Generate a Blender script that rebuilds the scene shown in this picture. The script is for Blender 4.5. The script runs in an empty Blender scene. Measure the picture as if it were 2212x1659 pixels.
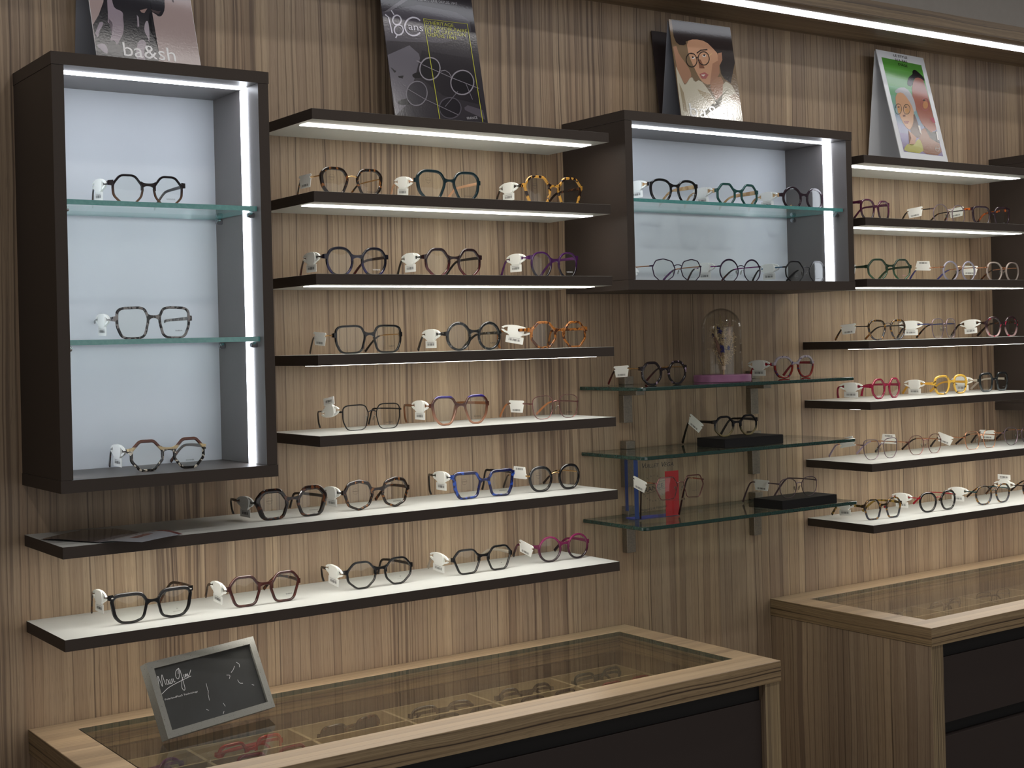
import bpy, bmesh, math, random
from mathutils import Vector, Matrix
random.seed(7)
S = bpy.context.scene
COL = S.collection
R = math.radians
def lin(c):
    return tuple(((v/255)/12.92 if v/255 <= .04045 else (((v/255)+.055)/1.055)**2.4) for v in c)+(1,)

# ------------------------------------------------------------------ materials
MATS = {}
def mat(name, base=(128,128,128), rough=.5, metal=0, spec=.5, coat=0, emit=None, es=0, fn=None):
    if name in MATS: return MATS[name]
    m = bpy.data.materials.new(name); m.use_nodes = True
    nt = m.node_tree; b = nt.nodes['Principled BSDF']
    b.inputs['Base Color'].default_value = lin(base)
    b.inputs['Roughness'].default_value = rough
    b.inputs['Metallic'].default_value = metal
    b.inputs['Specular IOR Level'].default_value = spec
    b.inputs['Coat Weight'].default_value = coat
    if emit:
        b.inputs['Emission Color'].default_value = lin(emit); b.inputs['Emission Strength'].default_value = es
    if fn: fn(nt, b)
    MATS[name] = m
    return m
def N(nt, t, **k):
    n = nt.nodes.new('ShaderNode'+t)
    for a, v in k.items():
        if a.startswith('i_'): n.inputs[a[2:].replace('_', ' ')].default_value = v
        else: setattr(n, a, v)
    return n
def math_n(nt, op, a, b=None, c=None):
    n = nt.nodes.new('ShaderNodeMath'); n.operation = op
    for i, v in enumerate((a, b, c)):
        if v is None: continue
        if isinstance(v, (int, float)): n.inputs[i].default_value = v
        else: nt.links.new(v, n.inputs[i])
    return n.outputs[0]
def comb(nt, x, y, z):
    n = nt.nodes.new('ShaderNodeCombineXYZ')
    for i, v in enumerate((x, y, z)):
        if isinstance(v, (int, float)): n.inputs[i].default_value = v
        else: nt.links.new(v, n.inputs[i])
    return n.outputs[0]
def ramp(nt, fac, stops, interp='LINEAR'):
    n = nt.nodes.new('ShaderNodeValToRGB'); n.color_ramp.interpolation = interp
    e = n.color_ramp.elements
    while len(e) < len(stops): e.new(.5)
    for i, (p, c) in enumerate(stops):
        e[i].position = p; e[i].color = c if len(c) == 4 else lin(c)
    nt.links.new(fac, n.inputs[0]); return n.outputs[0]
def mixc(nt, f, a, b, mode='MIX'):
    n = nt.nodes.new('ShaderNodeMix'); n.data_type = 'RGBA'; n.blend_type = mode
    if isinstance(f, (int, float)): n.inputs[0].default_value = f
    else: nt.links.new(f, n.inputs[0])
    for s, v in ((6, a), (7, b)):
        if isinstance(v, tuple): n.inputs[s].default_value = v
        else: nt.links.new(v, n.inputs[s])
    return n.outputs[2]
def noise(nt, vec, scale=1, detail=2, rough=.5, dims='3D'):
    n = N(nt, 'TexNoise', noise_dimensions=dims); n.inputs['Scale'].default_value = scale
    n.inputs['Detail'].default_value = detail; n.inputs['Roughness'].default_value = rough
    nt.links.new(vec, n.inputs['Vector']); return n.outputs['Fac']

def wood(name, across, along, tint=(1, 1, 1), freq=1.0, rough=.42, strong=1.0, off=0.0):
    """zebrano laminate: grain lines across one world axis, running along another"""
    def fn(nt, b):
        tc = N(nt, 'TexCoord'); sp = N(nt, 'SeparateXYZ'); nt.links.new(tc.outputs['Object'], sp.inputs[0])
        ax = {'X': 0, 'Y': 1, 'Z': 2}
        a = math_n(nt, 'MULTIPLY_ADD', sp.outputs[ax[across]], freq, off); l = sp.outputs[ax[along]]
        w1 = noise(nt, comb(nt, math_n(nt, 'MULTIPLY', a, 5), math_n(nt, 'MULTIPLY', l, 1.3), 3), 1, 2)
        w2 = noise(nt, comb(nt, math_n(nt, 'MULTIPLY', a, 22), math_n(nt, 'MULTIPLY', l, 5), 7), 1, 2)
        a2 = math_n(nt, 'ADD', a, math_n(nt, 'MULTIPLY', math_n(nt, 'SUBTRACT', w1, .5), .020))
        a2 = math_n(nt, 'ADD', a2, math_n(nt, 'MULTIPLY', math_n(nt, 'SUBTRACT', w2, .5), .006))
        # strips of veneer: every cell its own tone
        v = N(nt, 'TexVoronoi', voronoi_dimensions='1D', feature='F1'); v.inputs['Scale'].default_value = 17
        nt.links.new(a2, v.inputs['W'])
        cell = N(nt, 'SeparateColor'); nt.links.new(v.outputs['Color'], cell.inputs[0])
        ve = N(nt, 'TexVoronoi', voronoi_dimensions='1D', feature='DISTANCE_TO_EDGE'); ve.inputs['Scale'].default_value = 17
        nt.links.new(a2, ve.inputs['W'])
        t = lambda c: tuple(min(1, x*y) for x, y in zip(lin(c)[:3], tint))+(1,)
        base = ramp(nt, cell.outputs[0], [(0, t((138, 120, 104))), (.35, t((173, 151, 122))), (.62, t((160, 134, 108))), (.85, t((182, 160, 130))), (1, t((142, 128, 114)))])
        # broad greyish drift
        g = noise(nt, comb(nt, math_n(nt, 'MULTIPLY', a2, 9), math_n(nt, 'MULTIPLY', l, .5), 1), 1, 3)
        base = mixc(nt, ramp(nt, g, [(.40, (0, 0, 0, 1)), (.62, (1, 1, 1, 1))]), base, t((150, 133, 114)))
        # second, narrower set of strips
        v2 = N(nt, 'TexVoronoi', voronoi_dimensions='1D', feature='F1'); v2.inputs['Scale'].default_value = 58
        nt.links.new(a2, v2.inputs['W']); c2 = N(nt, 'SeparateColor'); nt.links.new(v2.outputs['Color'], c2.inputs[0])
        base = mixc(nt, .50, base, ramp(nt, c2.outputs[1], [(0, t((112, 94, 80))), (.2, t((154, 133, 110))), (.7, t((174, 153, 126))), (1, t((192, 171, 142)))]))
        v3 = N(nt, 'TexVoronoi', voronoi_dimensions='1D', feature='DISTANCE_TO_EDGE'); v3.inputs['Scale'].default_value = 58
        nt.links.new(a2, v3.inputs['W'])
        j3 = ramp(nt, v3.outputs['Distance'], [(0, (1, 1, 1, 1)), (.09, (0, 0, 0, 1))])
        m3 = noise(nt, comb(nt, math_n(nt, 'MULTIPLY', a2, 33), math_n(nt, 'MULTIPLY', l, 1.1), 8), 1, 2)
        base = mixc(nt, math_n(nt, 'MULTIPLY', math_n(nt, 'MULTIPLY', j3, ramp(nt, m3, [(.42, (0, 0, 0, 1)), (.55, (1, 1, 1, 1))])), .8*strong), base, t((80, 64, 54)))
        # bundles of dark streaks
        s1 = noise(nt, comb(nt, math_n(nt, 'MULTIPLY', a2, 7.3), math_n(nt, 'MULTIPLY', l, .25), 9), 1, 1)
        bund = ramp(nt, s1, [(.50, (0, 0, 0, 1)), (.60, (1, 1, 1, 1))])
        s2 = noise(nt, comb(nt, math_n(nt, 'MULTIPLY', a2, 150), math_n(nt, 'MULTIPLY', l, 1.2), 2), 1, 2)
        s2 = ramp(nt, s2, [(.50, (0, 0, 0, 1)), (.60, (1, 1, 1, 1))])
        base = mixc(nt, math_n(nt, 'MULTIPLY', math_n(nt, 'MULTIPLY', bund, s2), .72*strong), base, t((88, 72, 62)))
        # fine regular grain
        f1 = noise(nt, comb(nt, math_n(nt, 'MULTIPLY', a2, 330), math_n(nt, 'MULTIPLY', l, 2.2), 4), 1, 3, .6)
        base = mixc(nt, math_n(nt, 'MULTIPLY', ramp(nt, f1, [(.40, (1, 1, 1, 1)), (.58, (0, 0, 0, 1))]), .32*strong), base, t((118, 98, 78)))
        f3 = noise(nt, comb(nt, math_n(nt, 'MULTIPLY', a2, 900), math_n(nt, 'MULTIPLY', l, 26), 6), 1, 2)
        base = mixc(nt, math_n(nt, 'MULTIPLY', ramp(nt, f3, [(.30, (1, 1, 1, 1)), (.42, (0, 0, 0, 1))]), .35*strong), base, t((84, 70, 58)))
        # thin dark joints between strips
        jm = noise(nt, comb(nt, math_n(nt, 'MULTIPLY', a2, 14), math_n(nt, 'MULTIPLY', l, .8), 5), 1, 2)
        jt = ramp(nt, ve.outputs['Distance'], [(0, (1, 1, 1, 1)), (.035, (0, 0, 0, 1))])
        jm = ramp(nt, jm, [(.44, (0, 0, 0, 1)), (.56, (1, 1, 1, 1))])
        base = mixc(nt, math_n(nt, 'MULTIPLY', math_n(nt, 'MULTIPLY', jt, jm), .85*strong), base, t((66, 52, 44)))
        nt.links.new(base, b.inputs['Base Color'])
        bp = N(nt, 'Bump'); bp.inputs['Strength'].default_value = .08; bp.inputs['Distance'].default_value = .001
        nt.links.new(f1, bp.inputs['Height']); nt.links.new(bp.outputs[0], b.inputs['Normal'])
    return mat(name, rough=rough, spec=.35, fn=fn)

def speckle(c2, scale, lo, hi, mix=.5, bump=0):
    def fn(nt, b):
        tc = N(nt, 'TexCoord')
        n = noise(nt, tc.outputs['Object'], scale, 4, .6)
        c = b.inputs['Base Color'].default_value[:]
        f = ramp(nt, n, [(lo, (0, 0, 0, 1)), (hi, (1, 1, 1, 1))])
        nt.links.new(mixc(nt, math_n(nt, 'MULTIPLY', f, mix), tuple(c), lin(c2)), b.inputs['Base Color'])
        if bump:
            bp = N(nt, 'Bump'); bp.inputs['Strength'].default_value = bump; bp.inputs['Distance'].default_value = .001
            nt.links.new(n, bp.inputs['Height']); nt.links.new(bp.outputs[0], b.inputs['Normal'])
    return fn

def glass(name, tint=(255, 255, 255), ior=1.5, refl=1.0, rough=0.0):
    """thin clear sheet: straight transmission with a fresnel reflection on top"""
    if name in MATS: return MATS[name]
    m = bpy.data.materials.new(name); m.use_nodes = True; nt = m.node_tree
    nt.nodes.clear()
    o = N(nt, 'OutputMaterial'); mx = N(nt, 'MixShader'); tr = N(nt, 'BsdfTransparent'); gl = N(nt, 'BsdfGlossy')
    tr.inputs[0].default_value = lin(tint); gl.inputs['Roughness'].default_value = rough
    gl.inputs['Color'].default_value = (refl, refl, refl, 1)
    lw = N(nt, 'LayerWeight'); lw.inputs['Blend'].default_value = .5      # 'Facing' treats both sides of the sheet alike
    f0 = ((ior-1)/(ior+1))**2
    fr = math_n(nt, 'MULTIPLY_ADD', math_n(nt, 'POWER', lw.outputs['Facing'], 5.0), 1-f0, f0)
    nt.links.new(fr, mx.inputs[0]); nt.links.new(tr.outputs[0], mx.inputs[1]); nt.links.new(gl.outputs[0], mx.inputs[2])
    nt.links.new(mx.outputs[0], o.inputs['Surface'])
    MATS[name] = m; return m

def acetate(key, top, bot=None, split=None, tort=None, scale=95, lo=.47, hi=.56, rough=.16, caps=()):
    """plastic frame colour by height in the frame (top / bottom) with optional tortoise blotches"""
    name = 'acetate_'+key
    if name in MATS: return MATS[name]
    def fn(nt, b):
        tc = N(nt, 'TexCoord'); sp = N(nt, 'SeparateXYZ'); nt.links.new(tc.outputs['Object'], sp.inputs[0])
        c = lin(top)
        if bot:
            s0, s1 = split or (.018, .034)
            f = N(nt, 'MapRange'); f.inputs[1].default_value = s0; f.inputs[2].default_value = s1
            nt.links.new(sp.outputs[2], f.inputs[0])
            c = mixc(nt, f.outputs[0], lin(bot), lin(top))
        if tort:
            n = noise(nt, tc.outputs['Object'], scale, 1.5, .5)
            c = mixc(nt, ramp(nt, n, [(lo, (0, 0, 0, 1)), (hi, (1, 1, 1, 1))]), c, lin(tort))
        for cc, z0, z1 in caps:
            f = N(nt, 'MapRange'); f.inputs[1].default_value = z0; f.inputs[2].default_value = z1
            nt.links.new(sp.outputs[2], f.inputs[0]); c = mixc(nt, f.outputs[0], c, lin(cc))
        if isinstance(c, tuple): b.inputs['Base Color'].default_value = c
        else: nt.links.new(c, b.inputs['Base Color'])
    return mat(name, top, rough, spec=.45, coat=.1, fn=fn)

WALLW = wood('zebrano_vertical', 'X', 'Z', tint=(.98, .965, .965))
WALLY = wood('zebrano_vertical_side', 'Y', 'Z', freq=1.0, off=3.1, tint=(.98, .965, .965))
TOPW = wood('zebrano_top', 'Y', 'X', tint=(1.22, 1.2, 1.14), off=1.7, strong=.5, rough=.36)
EDGEX = wood('zebrano_edge_long', 'Z', 'X', freq=1.0, tint=(.80, .77, .65), off=.93, strong=1.5)
EDGEY = wood('zebrano_edge_short', 'Z', 'Y', freq=1.0, tint=(.80, .77, .65), off=.93, strong=1.5)
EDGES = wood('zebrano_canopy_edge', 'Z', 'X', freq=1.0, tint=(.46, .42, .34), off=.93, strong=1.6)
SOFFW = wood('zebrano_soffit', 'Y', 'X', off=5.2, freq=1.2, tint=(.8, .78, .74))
DARK = mat('dark_brown_laminate', (63, 55, 50), .5, spec=.22, fn=speckle((68, 60, 55), 900, .4, .7, .5))
TAUPE = mat('taupe_cabinet_inner_face', (112, 107, 106), .4, spec=.5, fn=speckle((104, 99, 98), 900, .4, .7, .5))  # paler tone for the inward faces of the cabinet top and sides
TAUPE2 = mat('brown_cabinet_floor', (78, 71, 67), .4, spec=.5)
DARK2 = mat('dark_brown_drawer', (54, 46, 44), .42, spec=.3, fn=speckle((52, 45, 43), 60, .4, .7, .4))
WHITE = mat('white_shelf_laminate', (206, 209, 206), .38, spec=.4, fn=speckle((198, 201, 198), 6, .4, .6, .5))
BACKP = mat('pale_grey_back_panel', (208, 213, 220), .45, fn=speckle((198, 204, 212), 3, .4, .7, .5))
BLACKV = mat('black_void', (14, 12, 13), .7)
LED = mat('led_strip_light', (255, 255, 255), .5, emit=(255, 249, 240), es=10.5)
LEDB = mat('led_strip_box', (255, 255, 255), .5, emit=(236, 242, 252), es=7.8)
LEDS = mat('led_strip_soffit', (255, 255, 255), .5, emit=(245, 248, 255), es=3.2)
GL = glass('clear_shelf_glass', (246, 252, 249), 1.5)
GLW = glass('clear_counter_glass', (249, 248, 242), 1.5)
GEDGE = mat('glass_edge_teal', (98, 166, 164), .12, spec=.8, fn=speckle((66, 136, 136), 120, .3, .6, .4))
GEDGED = mat('glass_edge_dark_green', (34, 66, 60), .15, spec=.8, fn=speckle((22, 46, 42), 200, .3, .6, .6))
LENS = glass('demo_lens', (251, 252, 251), 1.40, .8)
LENSD = glass('sun_lens', (120, 116, 112), 1.5, .9)
ACRYL = glass('clear_acrylic', (250, 251, 250), 1.45)
DOME = glass('dome_glass', (249, 249, 248), 1.42, .75)
STEEL = mat('brushed_bracket_steel', (150, 141, 128), .42, metal=.85, fn=speckle((120, 117, 112), 260, .35, .65, .6))
CHROME = mat('chrome_pin', (190, 192, 196), .18, metal=1)
GOLD = mat('gold_metal', (205, 165, 110), .25, metal=.9)
SILV = mat('silver_metal', (190, 186, 182), .25, metal=.9)
PAD = glass('nose_pad_silicone', (225, 225, 222), 1.6, 1.0, .2)
TAGW = mat('white_tag_plastic', (236, 238, 234), .35, spec=.5)
TAGL = mat('white_tag_paper', (232, 233, 230), .5)
INK = mat('black_ink', (40, 40, 42), .6)
INKG = mat('grey_ink', (120, 120, 122), .6)
INKW = mat('white_ink', (232, 232, 234), .5)
WALLP = mat('grey_ceiling_paint', (150, 146, 142), .9, fn=speckle((142, 138, 134), 30, .4, .6, .4))
FLOORM = mat('grey_floor_tile', (120, 112, 104), .5, fn=speckle((105, 98, 92), 8, .4, .6, .5))
BLK = mat('matt_black_block', (20, 19, 21), .55, spec=.3)
PINK = mat('pink_lacquer_base', (138, 90, 124), .5, fn=speckle((126, 82, 114), 40, .4, .6, .5))
CONC = mat('grey_stone_paper', (142, 142, 136), .7, fn=speckle((84, 84, 80), 420, .60, .68, .9, .3))
CHALK = mat('dark_grey_display_face', (66, 67, 66), .22, spec=.5, fn=speckle((72, 74, 75), 14, .4, .7, .6))
GREYC = mat('grey_card_stand', (128, 130, 138), .6)
DARKC = mat('dark_card_stand', (52, 40, 38), .6)
WHITEC = mat('white_card', (222, 224, 228), .4)

# ------------------------------------------------------------------ mesh helpers
def new_obj(name, bm, mats, parent=None, smooth=None):
    me = bpy.data.meshes.new(name); bm.to_mesh(me); bm.free()
    for m in (mats if isinstance(mats, (list, tuple)) else [mats]): me.materials.append(m)
    if smooth:
        for p in me.polygons: p.use_smooth = True
        me.set_sharp_from_angle(angle=R(smooth))
    o = bpy.data.objects.new(name, me); COL.objects.link(o)
    if parent: o.parent = parent
    return o
def empty(name, loc=(0, 0, 0), rz=0, label=None, cat=None, group=None, rot=None):
    o = bpy.data.objects.new(name, None); COL.objects.link(o); o.empty_display_size = .02
    o.location = loc; o.rotation_euler = rot or (0, 0, rz)
    tag(o, label, cat, group); return o
def tag(o, label=None, cat=None, group=None, kind=None):
    if label: o['label'] = label
    if cat: o['category'] = cat
    if group: o['group'] = group
    if kind: o['kind'] = kind
    return o
def box(bm, x0, x1, y0, y1, z0, z1, mi=0, bev=0, face_mi=None):
    vs = [bm.verts.new((x, y, z)) for x in (x0, x1) for y in (y0, y1) for z in (z0, z1)]
    F = {'-x': (0, 1, 3, 2), '+x': (4, 6, 7, 5), '-y': (0, 4, 5, 1), '+y': (2, 3, 7, 6), '-z': (0, 2, 6, 4), '+z': (1, 5, 7, 3)}
    fs = []
    for k, f in F.items():
        fc = bm.faces.new([vs[i] for i in f]); fc.material_index = (face_mi or {}).get(k, mi); fs.append(fc)
    if bev:
        bmesh.ops.bevel(bm, geom=list({e for f in fs for e in f.edges}), offset=bev, segments=2, profile=.6, affect='EDGES')
    return fs
def prism(bm, pts, y0, y1, mi=0, plane='XZ'):
    """extrude a polygon; pts in the plane, depth along the third axis"""
    def P(a, b, d):
        return (a, d, b) if plane == 'XZ' else ((a, b, d) if plane == 'XY' else (d, a, b))
    A = [bm.verts.new(P(a, b, y0)) for a, b in pts]; B = [bm.verts.new(P(a, b, y1)) for a, b in pts]
    n = len(pts)
    f = [bm.faces.new(A), bm.faces.new(B[::-1])]
    for i in range(n): f.append(bm.faces.new((A[i-1], B[i-1], B[i], A[i])))
    for q in f: q.material_index = mi
    return f
def fix(bm): bmesh.ops.recalc_face_normals(bm, faces=bm.faces[:])
def catmull(pts, n=6):
    P = [Vector(p) for p in pts]; P = [P[0]*2-P[1]]+P+[P[-1]*2-P[-2]]
    out = []
    for i in range(1, len(P)-2):
        for k in range(n):
            t = k/n; a, b, c, d = P[i-1:i+3]
            out.append(.5*((2*b)+(c-a)*t+(2*a-5*b+4*c-d)*t*t+(3*b-a-3*c+d)*t**3))
    out.append(P[-2]); return out
def sweep(bm, pts, ra, rb, up=Vector((1, 0, 0)), seg=8, mi=0, sq=False):
    """tube along pts; ra = half size along 'up' side axis, rb = half size across; both may be functions of t"""
    rings = []; n = len(pts)
    for i, p in enumerate(pts):
        t = (pts[min(i+1, n-1)]-pts[max(i-1, 0)]).normalized()
        s = (up-t*up.dot(t))
        s = s.normalized() if s.length > 1e-6 else Vector((0, 1, 0))
        q = t.cross(s)
        a = ra(i/(n-1)) if callable(ra) else ra; b = rb(i/(n-1)) if callable(rb) else rb
        ring = []
        for k in range(seg):
            an = 2*math.pi*(k+.5)/seg; c, d = math.cos(an), math.sin(an)
            if sq:
                m = max(abs(c), abs(d)); c, d = .35*c+.65*c/m*.9, .35*d+.65*d/m*.9
            ring.append(bm.verts.new(p+s*a*c+q*b*d))
        rings.append(ring)
    for A, B in zip(rings, rings[1:]):
        for k in range(seg):
            f = bm.faces.new((A[k-1], A[k], B[k], B[k-1])); f.material_index = mi
    for f in (bm.faces.new(rings[0]), bm.faces.new(rings[-1][::-1])): f.material_index = mi
def cyl(bm, c, r, h, seg=24, mi=0, axis='Z', r2=None):
    m = Matrix.Translation(c)
    if axis == 'X': m = m @ Matrix.Rotation(R(90), 4, 'Y')
    if axis == 'Y': m = m @ Matrix.Rotation(R(90), 4, 'X')
    g = bmesh.ops.create_cone(bm, cap_ends=True, segments=seg, radius1=r, radius2=r if r2 is None else r2, depth=h, matrix=m)
    for v in g['verts']:
        for f in v.link_faces: f.material_index = mi
def lathe(bm, prof, c=(0, 0, 0), seg=48, mi=0):
    rings = []
    for r, z in prof:
        if r < 1e-6: rings.append([bm.verts.new((c[0], c[1], c[2]+z))])
        else: rings.append([bm.verts.new((c[0]+r*math.cos(2*math.pi*k/seg), c[1]+r*math.sin(2*math.pi*k/seg), c[2]+z)) for k in range(seg)])
    for A, B in zip(rings, rings[1:]):
        for k in range(seg):
            if len(A) == 1 and len(B) == 1: continue
            if len(A) == 1: f = bm.faces.new((A[0], B[k], B[k-1]))
            elif len(B) == 1: f = bm.faces.new((A[k-1], A[k], B[0]))
            else: f = bm.faces.new((A[k-1], A[k], B[k], B[k-1]))
            f.material_index = mi
def one_box(name, x0, x1, y0, y1, z0, z1, m, parent=None, bev=0, face_mi=None):
    bm = bmesh.new(); box(bm, x0, x1, y0, y1, z0, z1, 0, bev, face_mi); return new_obj(name, bm, m, parent)

_tc = {}
def text_geo(s):
    """outline font -> (verts, faces, w, h) once per string"""
    if s in _tc: return _tc[s]
    cu = bpy.data.curves.new('t', 'FONT'); cu.body = s; cu.size = 1; cu.resolution_u = 3
    o = bpy.data.objects.new('t', cu); COL.objects.link(o)
    bpy.context.view_layer.update()
    me = bpy.data.meshes.new_from_object(o.evaluated_get(bpy.context.evaluated_depsgraph_get()))
    V = [tuple(v.co)[:2] for v in me.vertices]; F = [tuple(p.vertices) for p in me.polygons]
    bpy.data.objects.remove(o); bpy.data.curves.remove(cu); bpy.data.meshes.remove(me)
    x0 = min(v[0] for v in V); x1 = max(v[0] for v in V)
    _tc[s] = ([(a-x0, b) for a, b in V], F, x1-x0); return _tc[s]
def text_bm(bm, s, origin, dx, dz, w, h, mi=0, shear=0.0, arc=None):
    """write s from origin along dx (unit) with up dz (unit), scaled to width w and capital height h"""
    V, F, tw = text_geo(s)
    sx = w/tw; sz = h/.7
    vs = []
    for a, b in V:
        u, v = a*sx+shear*b*sz, b*sz
        vs.append(bm.verts.new(origin+dx*u+dz*v))
    for f in F:
        try: bm.faces.new([vs[i] for i in f]).material_index = mi
        except ValueError: pass
def place_text(name, s, origin, dx, dz, w, h, m, parent, shear=0.0):
    bm = bmesh.new(); text_bm(bm, s, origin, dx, dz, w, h, 0, shear); return new_obj(name, bm, m, parent)
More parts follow.
